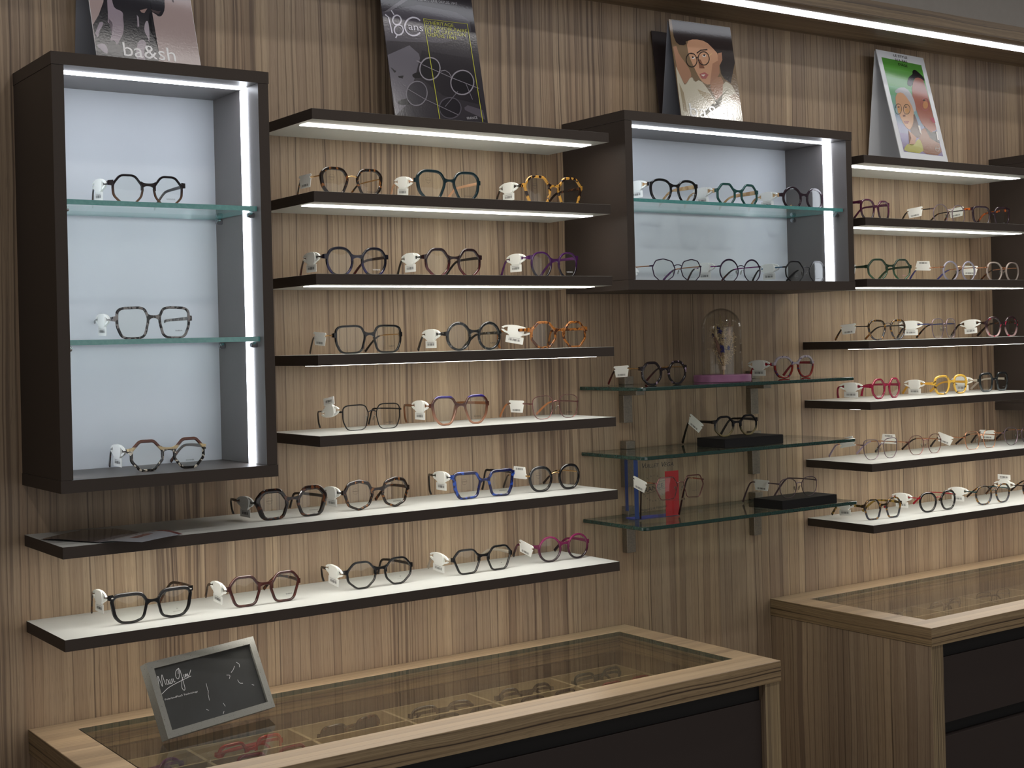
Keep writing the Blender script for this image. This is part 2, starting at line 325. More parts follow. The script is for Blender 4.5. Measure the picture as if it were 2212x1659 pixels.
ART={'A':{'p':[((170,150,148),[(0.002,0.002),(0.002,0.483),(0.998,0.59),(0.998,0.031),(0.632,0.002)]),((26,25,34),[(0.144,0.502),(0.139,0.477),(0.115,0.423),(0.058,0.353),(0.004,0.296),(0.007,0.226),(0.002,0.16),(0.002,0.068),(0.363,0.076),(0.566,0.085),(0.611,0.137),(0.599,0.189),(0.563,0.282),(0.54,0.309),(0.543,0.378),(0.57,0.45),(0.628,0.431),(0.648,0.417),(0.684,0.425),(0.725,0.478),(0.732,0.541),(0.738,0.567)]),((152,138,150),[(0.175,0.505),(0.219,0.51),(0.218,0.478),(0.231,0.431),(0.29,0.421),(0.308,0.403),(0.294,0.361),(0.298,0.325),(0.281,0.268),(0.252,0.233),(0.23,0.207),(0.208,0.177),(0.187,0.211),(0.142,0.203),(0.166,0.241),(0.179,0.282),(0.193,0.323),(0.176,0.345),(0.142,0.314),(0.161,0.38),(0.165,0.428)]),((150,138,152),[(0.068,0.319),(0.101,0.326),(0.104,0.31),(0.057,0.262),(0.028,0.196),(0.015,0.242)]),((150,140,155),[(0.022,0.168),(0.078,0.181),(0.111,0.157),(0.107,0.109),(0.066,0.117),(0.014,0.156)]),((165,155,165),[(0.437,0.408),(0.451,0.393),(0.443,0.327),(0.425,0.326),(0.437,0.355)]),((165,155,165),[(0.506,0.362),(0.533,0.381),(0.54,0.349),(0.531,0.267),(0.515,0.217),(0.512,0.257),(0.482,0.303)]),((150,138,150),[(0.388,0.198),(0.448,0.247),(0.498,0.216),(0.446,0.155),(0.459,0.084),(0.363,0.076)]),((150,125,120),[(0.472,0.444),(0.55,0.464),(0.514,0.428),(0.486,0.429)]),((70,58,60),[(0.578,0.463),(0.65,0.454),(0.681,0.461),(0.652,0.434),(0.597,0.445)]),((60,40,40),[(0.804,0.565),(0.829,0.56),(0.824,0.534),(0.813,0.537)])],'s':[],'t':[('ba&sh',(0.257,0.112),(0.757,0.113),0.095,(225,225,228))]},'B':{'p':[((60,56,62),[(0.002,0.002),(0.002,0.977),(0.196,0.998),(0.998,0.998),(0.998,0.002)]),((88,84,93),[(0.002,0.74),(0.403,0.824),(0.942,0.81),(0.954,0.661),(0.487,0.56),(0.002,0.55)]),((112,108,118),[(0.002,0.211),(0.002,0.456),(0.243,0.539),(0.366,0.475),(0.274,0.36),(0.117,0.085),(0.014,0.068)]),((120,116,124),[(0.022,0.739),(0.274,0.866),(0.344,0.873),(0.091,0.751)]),((96,90,100),[(0.755,0.162),(0.795,0.181),(0.961,0.159),(0.974,0.094),(0.76,0.146)]),((48,44,50),[(0.375,0.518),(0.902,0.507),(0.959,0.192),(0.54,0.229),(0.272,0.349)]),((28,26,30),[(0.238,0.352),(0.346,0.376),(0.451,0.384),(0.445,0.357),(0.266,0.322),(0.234,0.331)]),((28,26,30),[(0.05,0.165),(0.188,0.19),(0.31,0.203),(0.304,0.176),(0.111,0.137),(0.048,0.138)]),((34,32,38),[(0.532,0.396),(0.521,0.379),(0.505,0.363),(0.484,0.349),(0.46,0.338),(0.435,0.331),(0.41,0.328),(0.386,0.329),(0.365,0.334),(0.348,0.342),(0.335,0.354),(0.328,0.369),(0.328,0.385),(0.333,0.402),(0.344,0.419),(0.36,0.435),(0.38,0.449),(0.404,0.46),(0.429,0.467),(0.454,0.471),(0.478,0.47),(0.5,0.465),(0.518,0.456),(0.53,0.444),(0.537,0.43),(0.538,0.413)]),((34,32,38),[(0.888,0.328),(0.875,0.309),(0.856,0.292),(0.832,0.277),(0.805,0.265),(0.775,0.258),(0.745,0.254),(0.717,0.255),(0.692,0.261),(0.671,0.271),(0.656,0.284),(0.648,0.3),(0.646,0.318),(0.652,0.336),(0.665,0.355),(0.683,0.372),(0.707,0.387),(0.734,0.399),(0.764,0.407),(0.794,0.41),(0.822,0.409),(0.848,0.404),(0.869,0.394),(0.884,0.381),(0.893,0.365),(0.894,0.347)]),((60,57,65),[(0.357,0.221),(0.346,0.203),(0.33,0.186),(0.31,0.172),(0.287,0.16),(0.262,0.152),(0.237,0.148),(0.212,0.149),(0.191,0.154),(0.173,0.163),(0.16,0.175),(0.153,0.19),(0.152,0.207),(0.156,0.225),(0.167,0.243),(0.182,0.26),(0.202,0.275),(0.226,0.287),(0.251,0.295),(0.276,0.299),(0.3,0.299),(0.322,0.294),(0.34,0.285),(0.353,0.272),(0.361,0.257),(0.362,0.24)]),((40,37,44),[(0.707,0.145),(0.696,0.129),(0.679,0.115),(0.658,0.102),(0.633,0.093),(0.606,0.087),(0.578,0.084),(0.552,0.085),(0.528,0.09),(0.509,0.099),(0.494,0.11),(0.486,0.124),(0.484,0.139),(0.488,0.155),(0.499,0.17),(0.515,0.185),(0.537,0.197),(0.562,0.207),(0.589,0.213),(0.616,0.216),(0.643,0.214),(0.667,0.21),(0.686,0.201),(0.701,0.19),(0.71,0.176),(0.712,0.161)]),((30,28,32),[(0.017,0.378),(0.048,0.364),(0.071,0.356),(0.052,0.344)]),((30,28,32),[(0.082,0.325),(0.141,0.332),(0.129,0.312),(0.088,0.315)])],'s':[(0.0025,(165,160,170),[(0.538,0.396),(0.526,0.377),(0.509,0.361),(0.487,0.346),(0.462,0.335),(0.435,0.327),(0.409,0.323),(0.383,0.324),(0.361,0.33),(0.342,0.339),(0.329,0.352),(0.322,0.367),(0.321,0.384),(0.327,0.403),(0.339,0.421),(0.356,0.437),(0.377,0.452),(0.402,0.464),(0.429,0.471),(0.456,0.475),(0.481,0.474),(0.504,0.469),(0.523,0.46),(0.536,0.447),(0.543,0.431),(0.544,0.414),(0.538,0.396)]),(0.0025,(165,160,170),[(0.894,0.327),(0.88,0.308),(0.86,0.289),(0.835,0.273),(0.806,0.261),(0.775,0.252),(0.743,0.249),(0.714,0.25),(0.687,0.256),(0.665,0.266),(0.65,0.28),(0.641,0.297),(0.64,0.317),(0.646,0.337),(0.66,0.356),(0.679,0.375),(0.704,0.391),(0.733,0.403),(0.764,0.412),(0.796,0.416),(0.826,0.415),(0.853,0.409),(0.875,0.399),(0.891,0.384),(0.899,0.367),(0.901,0.348),(0.894,0.327)]),(0.00214,(140,136,146),[(0.364,0.221),(0.352,0.202),(0.335,0.184),(0.314,0.168),(0.289,0.155),(0.262,0.147),(0.235,0.143),(0.209,0.143),(0.186,0.149),(0.168,0.158),(0.154,0.172),(0.146,0.188),(0.145,0.206),(0.15,0.226),(0.161,0.245),(0.178,0.263),(0.199,0.279),(0.224,0.291),(0.25,0.3),(0.277,0.304),(0.303,0.304),(0.327,0.299),(0.346,0.289),(0.36,0.276),(0.368,0.259),(0.369,0.241),(0.364,0.221)]),(0.00214,(100,96,106),[(0.713,0.144),(0.702,0.128),(0.684,0.112),(0.661,0.099),(0.634,0.089),(0.606,0.082),(0.577,0.08),(0.549,0.081),(0.524,0.086),(0.504,0.095),(0.488,0.107),(0.48,0.122),(0.477,0.138),(0.482,0.155),(0.494,0.171),(0.511,0.187),(0.534,0.2),(0.56,0.21),(0.588,0.217),(0.618,0.22),(0.646,0.219),(0.671,0.214),(0.692,0.205),(0.707,0.192),(0.716,0.178),(0.718,0.161),(0.713,0.144)]),(0.00214,(160,155,165),[(0.299,0.442),(0.34,0.432)]),(0.00143,(150,145,155),[(0.355,0.42),(0.655,0.356),(0.948,0.304)]),(0.00178,(150,145,155),[(0.544,0.391),(0.594,0.401),(0.635,0.387),(0.656,0.362)]),(0.00143,(140,135,145),[(0.808,0.324),(0.858,0.223)]),(0.00143,(150,145,155),[(0.121,0.272),(0.152,0.261)]),(0.00143,(140,135,145),[(0.166,0.246),(0.341,0.189),(0.672,0.109)]),(0.00143,(120,116,126),[(0.706,0.268),(0.541,0.154)]),(0.0016,(214,214,80),[(0.467,0.069),(0.432,0.733),(0.913,0.742),(0.94,0.075)]),(0.00285,(225,222,235),[(0.027,0.723),(0.059,0.707),(0.077,0.603)]),(0.00285,(225,222,235),[(0.188,0.701),(0.185,0.693),(0.18,0.686),(0.172,0.679),(0.163,0.673),(0.153,0.669),(0.142,0.666),(0.132,0.665),(0.121,0.666),(0.113,0.668),(0.106,0.673),(0.101,0.678),(0.098,0.685),(0.099,0.693),(0.101,0.7),(0.107,0.708),(0.114,0.715),(0.123,0.72),(0.133,0.725),(0.144,0.728),(0.155,0.729),(0.165,0.728),(0.174,0.725),(0.181,0.721),(0.186,0.715),(0.188,0.708),(0.188,0.701)]),(0.00285,(225,222,235),[(0.198,0.636),(0.195,0.628),(0.189,0.62),(0.181,0.613),(0.171,0.607),(0.16,0.602),(0.149,0.599),(0.137,0.598),(0.126,0.599),(0.117,0.602),(0.109,0.606),(0.104,0.613),(0.102,0.62),(0.102,0.628),(0.105,0.636),(0.11,0.644),(0.118,0.651),(0.128,0.657),(0.139,0.662),(0.151,0.665),(0.162,0.666),(0.173,0.665),(0.182,0.662),(0.19,0.658),(0.195,0.652),(0.198,0.644),(0.198,0.636)]),(0.00321,(225,222,235),[(0.376,0.636),(0.357,0.624),(0.335,0.615),(0.312,0.609),(0.289,0.607),(0.268,0.609),(0.249,0.614),(0.234,0.622),(0.223,0.633),(0.218,0.646),(0.218,0.661),(0.224,0.676),(0.235,0.69),(0.25,0.704),(0.269,0.715),(0.291,0.724),(0.314,0.73),(0.337,0.731),(0.359,0.73),(0.377,0.724),(0.392,0.716)]),(0.0025,(225,222,235),[(0.096,0.756),(0.12,0.729)]),(0.0025,(225,222,235),[(0.106,0.575),(0.126,0.596),(0.175,0.604)])],'t':[('ans',(0.255,0.644),(0.41,0.645),0.05,(225,222,235)),("D'HÉRITAGE,",(0.449,0.699),(0.765,0.705),0.023,(205,205,90)),('DE SAVOIR-FAIRE',(0.449,0.67),(0.899,0.679),0.023,(205,205,90)),('ET DE CRÉATION',(0.451,0.644),(0.872,0.651),0.023,(205,205,90)),('DEPUIS 1843',(0.453,0.618),(0.767,0.621),0.023,(205,205,90)),('LUNETTERIE DEPUIS 1843',(0.4,0.851),(0.827,0.865),0.017,(190,188,195)),('FRANCE',(0.768,0.082),(0.885,0.094),0.017,(200,198,205))]},'C':{'p':[((122,100,74),[(0.002,0.002),(0.002,0.998),(0.998,0.998),(0.998,0.002)]),((44,35,34),[(0.045,0.998),(0.045,0.998),(0.995,0.998),(0.998,0.978),(0.998,0.655),(0.881,0.446),(0.742,0.5),(0.736,0.613),(0.714,0.751),(0.515,0.819),(0.229,0.815),(0.228,0.765),(0.081,0.76),(0.031,0.862)]),((168,126,100),[(0.014,0.736),(0.068,0.747),(0.092,0.668),(0.215,0.564),(0.251,0.492),(0.229,0.441),(0.132,0.379),(0.055,0.454),(0.025,0.551)]),((200,152,120),[(0.237,0.803),(0.371,0.839),(0.56,0.829),(0.673,0.761),(0.738,0.715),(0.718,0.536),(0.633,0.449),(0.505,0.403),(0.425,0.422),(0.37,0.463),(0.308,0.558),(0.248,0.667)]),((168,122,96),[(0.619,0.618),(0.737,0.664),(0.718,0.536),(0.633,0.449),(0.527,0.407)]),((170,124,98),[(0.73,0.727),(0.798,0.739),(0.792,0.668),(0.734,0.607),(0.715,0.663)]),((172,128,100),[(0.505,0.403),(0.713,0.517),(0.772,0.445),(0.713,0.283),(0.641,0.204),(0.579,0.307)]),((202,195,174),[(0.002,0.002),(0.002,0.31),(0.015,0.55),(0.104,0.396),(0.132,0.379),(0.248,0.48),(0.275,0.413),(0.378,0.451),(0.495,0.358),(0.628,0.197),(0.698,0.264),(0.758,0.476),(0.939,0.411),(0.998,0.277),(0.998,0.046),(0.122,0.002)]),((150,116,76),[(0.998,0.245),(0.816,0.309),(0.925,0.353),(0.998,0.315)]),((172,156,124),[(0.314,0.353),(0.508,0.321),(0.594,0.233),(0.486,0.226),(0.347,0.312)]),((160,145,115),[(0.032,0.397),(0.085,0.308),(0.106,0.124),(0.046,0.133)]),((170,94,92),[(0.379,0.501),(0.469,0.526),(0.528,0.505),(0.476,0.463),(0.412,0.459)]),((224,214,204),[(0.401,0.496),(0.477,0.505),(0.44,0.482)]),((128,84,64),[(0.391,0.646),(0.432,0.642),(0.478,0.564),(0.392,0.558)]),((230,225,220),[(0.341,0.655),(0.34,0.652),(0.337,0.65),(0.332,0.647),(0.327,0.645),(0.321,0.644),(0.314,0.643),(0.308,0.642),(0.301,0.642),(0.296,0.643),(0.291,0.644),(0.288,0.646),(0.286,0.648),(0.285,0.651),(0.287,0.653),(0.29,0.656),(0.294,0.658),(0.299,0.66),(0.305,0.661),(0.312,0.663),(0.319,0.663),(0.325,0.663),(0.331,0.662),(0.336,0.661),(0.339,0.659),(0.341,0.657)]),((35,25,22),[(0.322,0.658),(0.321,0.656),(0.319,0.654),(0.317,0.652),(0.314,0.65),(0.31,0.649),(0.307,0.648),(0.303,0.648),(0.3,0.648),(0.297,0.649),(0.294,0.65),(0.293,0.652),(0.292,0.654),(0.292,0.656),(0.293,0.658),(0.295,0.661),(0.297,0.663),(0.3,0.664),(0.304,0.666),(0.307,0.667),(0.311,0.667),(0.314,0.666),(0.317,0.666),(0.319,0.664),(0.321,0.663),(0.322,0.661)]),((230,225,220),[(0.527,0.687),(0.526,0.685),(0.523,0.682),(0.518,0.68),(0.512,0.678),(0.506,0.676),(0.498,0.675),(0.491,0.674),(0.484,0.674),(0.478,0.675),(0.473,0.676),(0.469,0.678),(0.467,0.68),(0.467,0.683),(0.468,0.685),(0.471,0.688),(0.476,0.69),(0.482,0.692),(0.489,0.694),(0.496,0.695),(0.503,0.695),(0.51,0.695),(0.516,0.695),(0.521,0.693),(0.525,0.692),(0.527,0.689)]),((35,25,22),[(0.513,0.691),(0.512,0.689),(0.511,0.686),(0.508,0.684),(0.505,0.682),(0.501,0.681),(0.498,0.68),(0.494,0.68),(0.491,0.68),(0.488,0.681),(0.485,0.682),(0.484,0.684),(0.483,0.686),(0.483,0.689),(0.484,0.691),(0.486,0.694),(0.488,0.696),(0.492,0.698),(0.495,0.699),(0.499,0.7),(0.502,0.7),(0.506,0.7),(0.509,0.699),(0.511,0.698),(0.513,0.696),(0.514,0.694)])],'s':[(0.00217,(34,26,26),[(0.37,0.642),(0.368,0.626),(0.36,0.61),(0.348,0.595),(0.332,0.583),(0.314,0.572),(0.293,0.566),(0.272,0.562),(0.251,0.563),(0.232,0.567),(0.216,0.575),(0.204,0.586),(0.196,0.6),(0.194,0.615),(0.196,0.631),(0.203,0.647),(0.215,0.661),(0.231,0.674),(0.249,0.684),(0.27,0.691),(0.291,0.695),(0.312,0.694),(0.331,0.69),(0.347,0.682),(0.359,0.671),(0.367,0.657),(0.37,0.642)]),(0.00217,(34,26,26),[(0.576,0.67),(0.572,0.654),(0.563,0.639),(0.549,0.624),(0.531,0.612),(0.511,0.602),(0.49,0.596),(0.468,0.594),(0.446,0.595),(0.428,0.599),(0.412,0.608),(0.401,0.619),(0.394,0.632),(0.392,0.648),(0.396,0.663),(0.405,0.679),(0.419,0.693),(0.436,0.705),(0.456,0.715),(0.478,0.721),(0.5,0.724),(0.521,0.723),(0.54,0.718),(0.556,0.71),(0.567,0.699),(0.574,0.685),(0.576,0.67)]),(0.00202,(34,26,26),[(0.362,0.659),(0.397,0.665)]),(0.00173,(215,180,130),[(0.576,0.691),(0.633,0.716)]),(0.00231,(50,36,30),[(0.274,0.69),(0.338,0.692)]),(0.0026,(50,36,30),[(0.382,0.702),(0.453,0.735),(0.563,0.75)])],'t':[('ba&sh',(0.14,0.089),(0.876,0.079),0.125,(232,235,235))]},'D':{'p':[((96,168,70),[(0.082,0.937),(0.917,0.929),(0.917,0.847),(0.082,0.855)]),((104,172,84),[(0.082,0.855),(0.917,0.847),(0.916,0.765),(0.083,0.772)]),((112,176,108),[(0.083,0.772),(0.916,0.765),(0.916,0.683),(0.083,0.69)]),((122,180,136),[(0.083,0.69),(0.916,0.683),(0.916,0.602),(0.084,0.608)]),((130,180,158),[(0.084,0.608),(0.916,0.602),(0.916,0.52),(0.085,0.526)]),((134,172,176),[(0.085,0.526),(0.916,0.52),(0.915,0.439),(0.085,0.444)]),((138,160,186),[(0.085,0.444),(0.915,0.439),(0.915,0.358),(0.086,0.363)]),((140,146,186),[(0.086,0.363),(0.915,0.358),(0.915,0.277),(0.087,0.281)]),((140,132,180),[(0.087,0.281),(0.915,0.277),(0.915,0.197),(0.087,0.2)]),((146,130,172),[(0.087,0.2),(0.915,0.197),(0.914,0.116),(0.088,0.119)]),((24,24,26),[(0.494,0.718),(0.528,0.766),(0.58,0.802),(0.671,0.828),(0.683,0.861),(0.747,0.879),(0.825,0.852),(0.9,0.818),(0.909,0.78),(0.798,0.804),(0.684,0.796),(0.59,0.712)]),((172,104,86),[(0.684,0.796),(0.802,0.811),(0.9,0.786),(0.91,0.397),(0.908,0.346),(0.766,0.319),(0.624,0.368),(0.557,0.492),(0.551,0.671)]),((150,96,66),[(0.624,0.368),(0.831,0.322),(0.893,0.268),(0.913,0.12),(0.45,0.119),(0.438,0.232)]),((26,24,26),[(0.644,0.376),(0.766,0.319),(0.907,0.339),(0.907,0.224),(0.72,0.265)]),((190,190,196),[(0.189,0.647),(0.301,0.686),(0.459,0.697),(0.569,0.621),(0.565,0.493),(0.462,0.486),(0.434,0.599),(0.338,0.644),(0.209,0.629)]),((214,164,126),[(0.19,0.621),(0.342,0.651),(0.434,0.599),(0.508,0.515),(0.472,0.423),(0.4,0.324),(0.275,0.318),(0.195,0.388),(0.144,0.511)]),((92,58,44),[(0.493,0.488),(0.532,0.395),(0.536,0.268),(0.418,0.25),(0.299,0.306),(0.426,0.37)]),((190,134,100),[(0.287,0.312),(0.422,0.256),(0.353,0.19),(0.233,0.19),(0.312,0.25)]),((188,184,84),[(0.086,0.121),(0.126,0.16),(0.221,0.196),(0.315,0.175),(0.449,0.251),(0.513,0.229),(0.511,0.119)]),((206,150,90),[(0.236,0.478),(0.231,0.471),(0.224,0.465),(0.216,0.46),(0.206,0.455),(0.196,0.452),(0.186,0.45),(0.176,0.449),(0.167,0.45),(0.16,0.452),(0.156,0.456),(0.153,0.461),(0.153,0.467),(0.155,0.473),(0.16,0.479),(0.166,0.485),(0.175,0.491),(0.184,0.495),(0.195,0.499),(0.205,0.501),(0.215,0.502),(0.223,0.501),(0.23,0.498),(0.235,0.494),(0.238,0.49),(0.238,0.484)]),((206,150,90),[(0.4,0.485),(0.395,0.479),(0.388,0.473),(0.38,0.468),(0.369,0.463),(0.358,0.46),(0.347,0.458),(0.337,0.457),(0.327,0.458),(0.32,0.461),(0.314,0.464),(0.311,0.469),(0.31,0.474),(0.312,0.48),(0.317,0.486),(0.324,0.492),(0.333,0.497),(0.343,0.502),(0.354,0.505),(0.365,0.507),(0.375,0.508),(0.385,0.507),(0.393,0.505),(0.398,0.501),(0.402,0.496),(0.402,0.491)]),((200,140,92),[(0.85,0.567),(0.843,0.558),(0.834,0.55),(0.822,0.543),(0.808,0.536),(0.793,0.532),(0.778,0.529),(0.764,0.528),(0.752,0.529),(0.742,0.532),(0.734,0.537),(0.73,0.544),(0.73,0.551),(0.733,0.559),(0.74,0.568),(0.749,0.576),(0.761,0.583),(0.775,0.59),(0.79,0.594),(0.804,0.597),(0.819,0.598),(0.831,0.597),(0.841,0.594),(0.849,0.589),(0.853,0.583),(0.853,0.575)]),((60,40,36),[(0.216,0.509),(0.215,0.508),(0.212,0.507),(0.208,0.506),(0.204,0.504),(0.199,0.504),(0.194,0.503),(0.189,0.503),(0.184,0.503),(0.179,0.503),(0.176,0.504),(0.174,0.504),(0.172,0.505),(0.172,0.507),(0.174,0.508),(0.176,0.509),(0.18,0.51),(0.184,0.512),(0.189,0.512),(0.194,0.513),(0.2,0.513),(0.205,0.513),(0.209,0.513),(0.212,0.512),(0.215,0.512),(0.216,0.511)]),((60,40,36),[(0.371,0.518),(0.37,0.516),(0.367,0.515),(0.364,0.514),(0.359,0.513),(0.354,0.512),(0.349,0.511),(0.344,0.511),(0.339,0.511),(0.334,0.511),(0.331,0.512),(0.329,0.513),(0.327,0.514),(0.327,0.515),(0.329,0.516),(0.331,0.518),(0.335,0.519),(0.339,0.52),(0.344,0.521),(0.35,0.521),(0.355,0.522),(0.36,0.522),(0.364,0.521),(0.368,0.521),(0.37,0.52),(0.371,0.519)]),((60,45,45),[(0.814,0.608),(0.813,0.606),(0.809,0.605),(0.805,0.603),(0.799,0.602),(0.792,0.601),(0.785,0.6),(0.778,0.6),(0.771,0.6),(0.766,0.6),(0.761,0.6),(0.758,0.601),(0.756,0.603),(0.756,0.604),(0.757,0.606),(0.761,0.607),(0.765,0.608),(0.771,0.61),(0.778,0.611),(0.785,0.612),(0.792,0.612),(0.799,0.612),(0.804,0.612),(0.809,0.611),(0.812,0.61),(0.814,0.609)]),((165,90,80),[(0.226,0.39),(0.35,0.397),(0.303,0.368),(0.244,0.369)]),((186,70,92),[(0.811,0.45),(0.911,0.459),(0.918,0.411),(0.859,0.41)]),((120,72,56),[(0.239,0.441),(0.296,0.448),(0.294,0.431),(0.238,0.426)]),((225,220,215),[(0.515,0.366),(0.561,0.365),(0.547,0.288),(0.519,0.305)]),((225,220,215),[(0.88,0.331),(0.908,0.333),(0.906,0.262),(0.869,0.254)])],'s':[(0.00144,(52,62,48),[(0.244,0.493),(0.236,0.482),(0.224,0.471),(0.21,0.461),(0.193,0.453),(0.176,0.447),(0.158,0.443),(0.142,0.442),(0.128,0.444),(0.116,0.448),(0.108,0.455),(0.104,0.464),(0.104,0.474),(0.108,0.485),(0.116,0.496),(0.128,0.507),(0.143,0.517),(0.159,0.526),(0.177,0.532),(0.194,0.535),(0.211,0.536),(0.225,0.535),(0.237,0.53),(0.245,0.524),(0.249,0.515),(0.249,0.505),(0.244,0.493)]),(0.00144,(52,62,48),[(0.426,0.502),(0.418,0.491),(0.406,0.481),(0.391,0.471),(0.374,0.463),(0.356,0.457),(0.338,0.454),(0.32,0.453),(0.305,0.454),(0.292,0.458),(0.283,0.465),(0.279,0.473),(0.278,0.483),(0.282,0.493),(0.29,0.504),(0.302,0.514),(0.317,0.524),(0.334,0.532),(0.352,0.538),(0.37,0.541),(0.388,0.543),(0.403,0.541),(0.416,0.537),(0.425,0.531),(0.43,0.522),(0.43,0.513),(0.426,0.502)]),(0.00128,(52,62,48),[(0.11,0.5),(0.138,0.501)]),(0.00144,(190,110,110),[(0.873,0.576),(0.862,0.562),(0.846,0.548),(0.828,0.535),(0.806,0.525),(0.784,0.517),(0.761,0.513),(0.74,0.511),(0.722,0.513),(0.707,0.519),(0.697,0.527),(0.692,0.538),(0.692,0.551),(0.697,0.565),(0.708,0.579),(0.723,0.593),(0.742,0.605),(0.763,0.616),(0.786,0.624),(0.808,0.628),(0.829,0.63),(0.848,0.628),(0.863,0.622),(0.873,0.614),(0.878,0.603),(0.878,0.59),(0.873,0.576)]),(0.00096,(225,220,215),[(0.868,0.182),(0.863,0.175),(0.855,0.169),(0.846,0.163),(0.835,0.158),(0.824,0.155),(0.812,0.153),(0.801,0.152),(0.792,0.153),(0.784,0.156),(0.778,0.16),(0.775,0.165),(0.775,0.171),(0.778,0.178),(0.783,0.184),(0.79,0.191),(0.8,0.196),(0.81,0.201),(0.822,0.205),(0.833,0.207),(0.844,0.207),(0.854,0.206),(0.862,0.204),(0.867,0.2),(0.87,0.195),(0.871,0.188),(0.868,0.182)]),(0.00096,(225,220,215),[(0.781,0.178),(0.865,0.179)])],'t':[('LE STYLE',(0.342,0.963),(0.631,0.961),0.021,(25,25,25)),("N'A PAS",(0.359,0.926),(0.61,0.923),0.021,(25,25,25)),("D'ÂGE",(0.402,0.888),(0.591,0.885),0.021,(25,25,25))]}}
# ------------------------------------------------------------------ room shell
XL, XA, XR, XS, XE = -.6474, -.2085, .4400, 1.1846, 1.8390
T = .0184
Z = dict(z1=1.8772, z2=1.7362, z3=1.5955, z4=1.4571, z5=1.3192, z6=1.1763, z7=1.0357)
DB = .2039; BT, BB, TB = 1.9300, 1.2577, .0194
ZC, TC, DC = .8593, .0382, .459
def structure(name, bm, m, parent=None):
    o = new_obj(name, bm, m, parent); o['kind'] = 'structure'; return o
bm = bmesh.new(); box(bm, -3.2, 5.2, 0, .08, 0, 2.23); box(bm, -3.2, 5.2, 0, .08, 2.2302, 2.62, 1); structure('wall_back', bm, [WALLW, WALLP])
bm = bmesh.new(); box(bm, -3.2, 5.2, -3.6, .08, -.05, 0); structure('floor', bm, FLOORM)
bm = bmesh.new(); box(bm, -3.2, 5.2, -3.6, .08, 2.62, 2.67); structure('ceiling', bm, WALLP)
ZS = 2.195
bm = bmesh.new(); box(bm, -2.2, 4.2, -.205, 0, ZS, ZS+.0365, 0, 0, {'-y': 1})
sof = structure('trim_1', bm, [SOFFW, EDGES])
sof['label'] = 'zebrano wood canopy board along the top of the wall with a white light line'
for a, b in ((-2.1, .9), (.9, 4.1)):
    pass
o = one_box('led_strip', -2.1, 4.1, -.168, -.128, ZS-.0012, ZS+.002, LEDS, sof)
o['kind'] = 'structure'

# ------------------------------------------------------------------ wall shelves
def shelf(x0, x1, z, label, group, led=False, l0=.012, l1=.012):
    t = empty('display_shelf', (x0, 0, z-T), 0, label, 'shelf', group)
    bm = bmesh.new(); box(bm, 0, x1-x0, -.2, 0, 0, T, 0, .0006, None)
    for f in bm.faces:
        f.material_index = 0 if abs(f.normal.z) > .8 else 1
    if led:
        pass
    new_obj('board', bm, [WHITE, DARK], t)
    if led:
        one_box('led_strip', l0, x1-x0-l1, -.1585, -.1285, -.0010, .003, LED, t)
    return t
GL1, GR1 = 'white topped wall shelves left of the centre cabinet', 'white topped wall shelves right of the centre cabinet'
shelf(XA, XR, Z['z1'], 'lit white and dark brown shelf under the black and white spectacle poster', GL1, True)
shelf(XA, XR, Z['z2'], 'lit shelf carrying the gold bridged tortoise, teal and yellow tortoise frames', GL1, True)
shelf(XA, XR, Z['z3'], 'lit shelf carrying the navy, burgundy and purple round frames', GL1, True)
shelf(XA, XR, Z['z4'], 'lit shelf carrying the black square, grey marbled and amber octagonal frames', GL1, True)
shelf(XA, XR, Z['z5'], 'short shelf carrying black metal, brown fade and pink wire frames', GL1, True)
shelf(XL, XR, Z['z6'], 'long shelf with an open leaflet lying on its left end', GL1, True)
shelf(XL, XR, Z['z7'], 'lowest long white shelf at left, above the grey framed sign', GL1, True)
XE2 = XS+XR-XL
shelf(XS, XE, Z['z1'], 'lit shelf under the green poster of two women', GR1, True)
shelf(XS, XE, Z['z2']-.001, 'lit right hand shelf carrying the orange templed dark frame', GR1, True)
shelf(XS, XE, Z['z3'], 'lit right hand shelf carrying the dark green frame', GR1, True)
shelf(XS, XE, Z['z4']-.003, 'lit right hand shelf carrying the pink and clear mottled frame', GR1, True)
shelf(XS, XE, Z['z5']-.004, 'right hand shelf carrying the crimson, yellow and black clear frames', GR1, True)
shelf(XS, XE2, Z['z6']-.002, 'right hand shelf carrying only thin metal frames', GR1, True)
shelf(XS, XE2, Z['z7']-.001, 'lowest right hand shelf above the second counter', GR1, True)

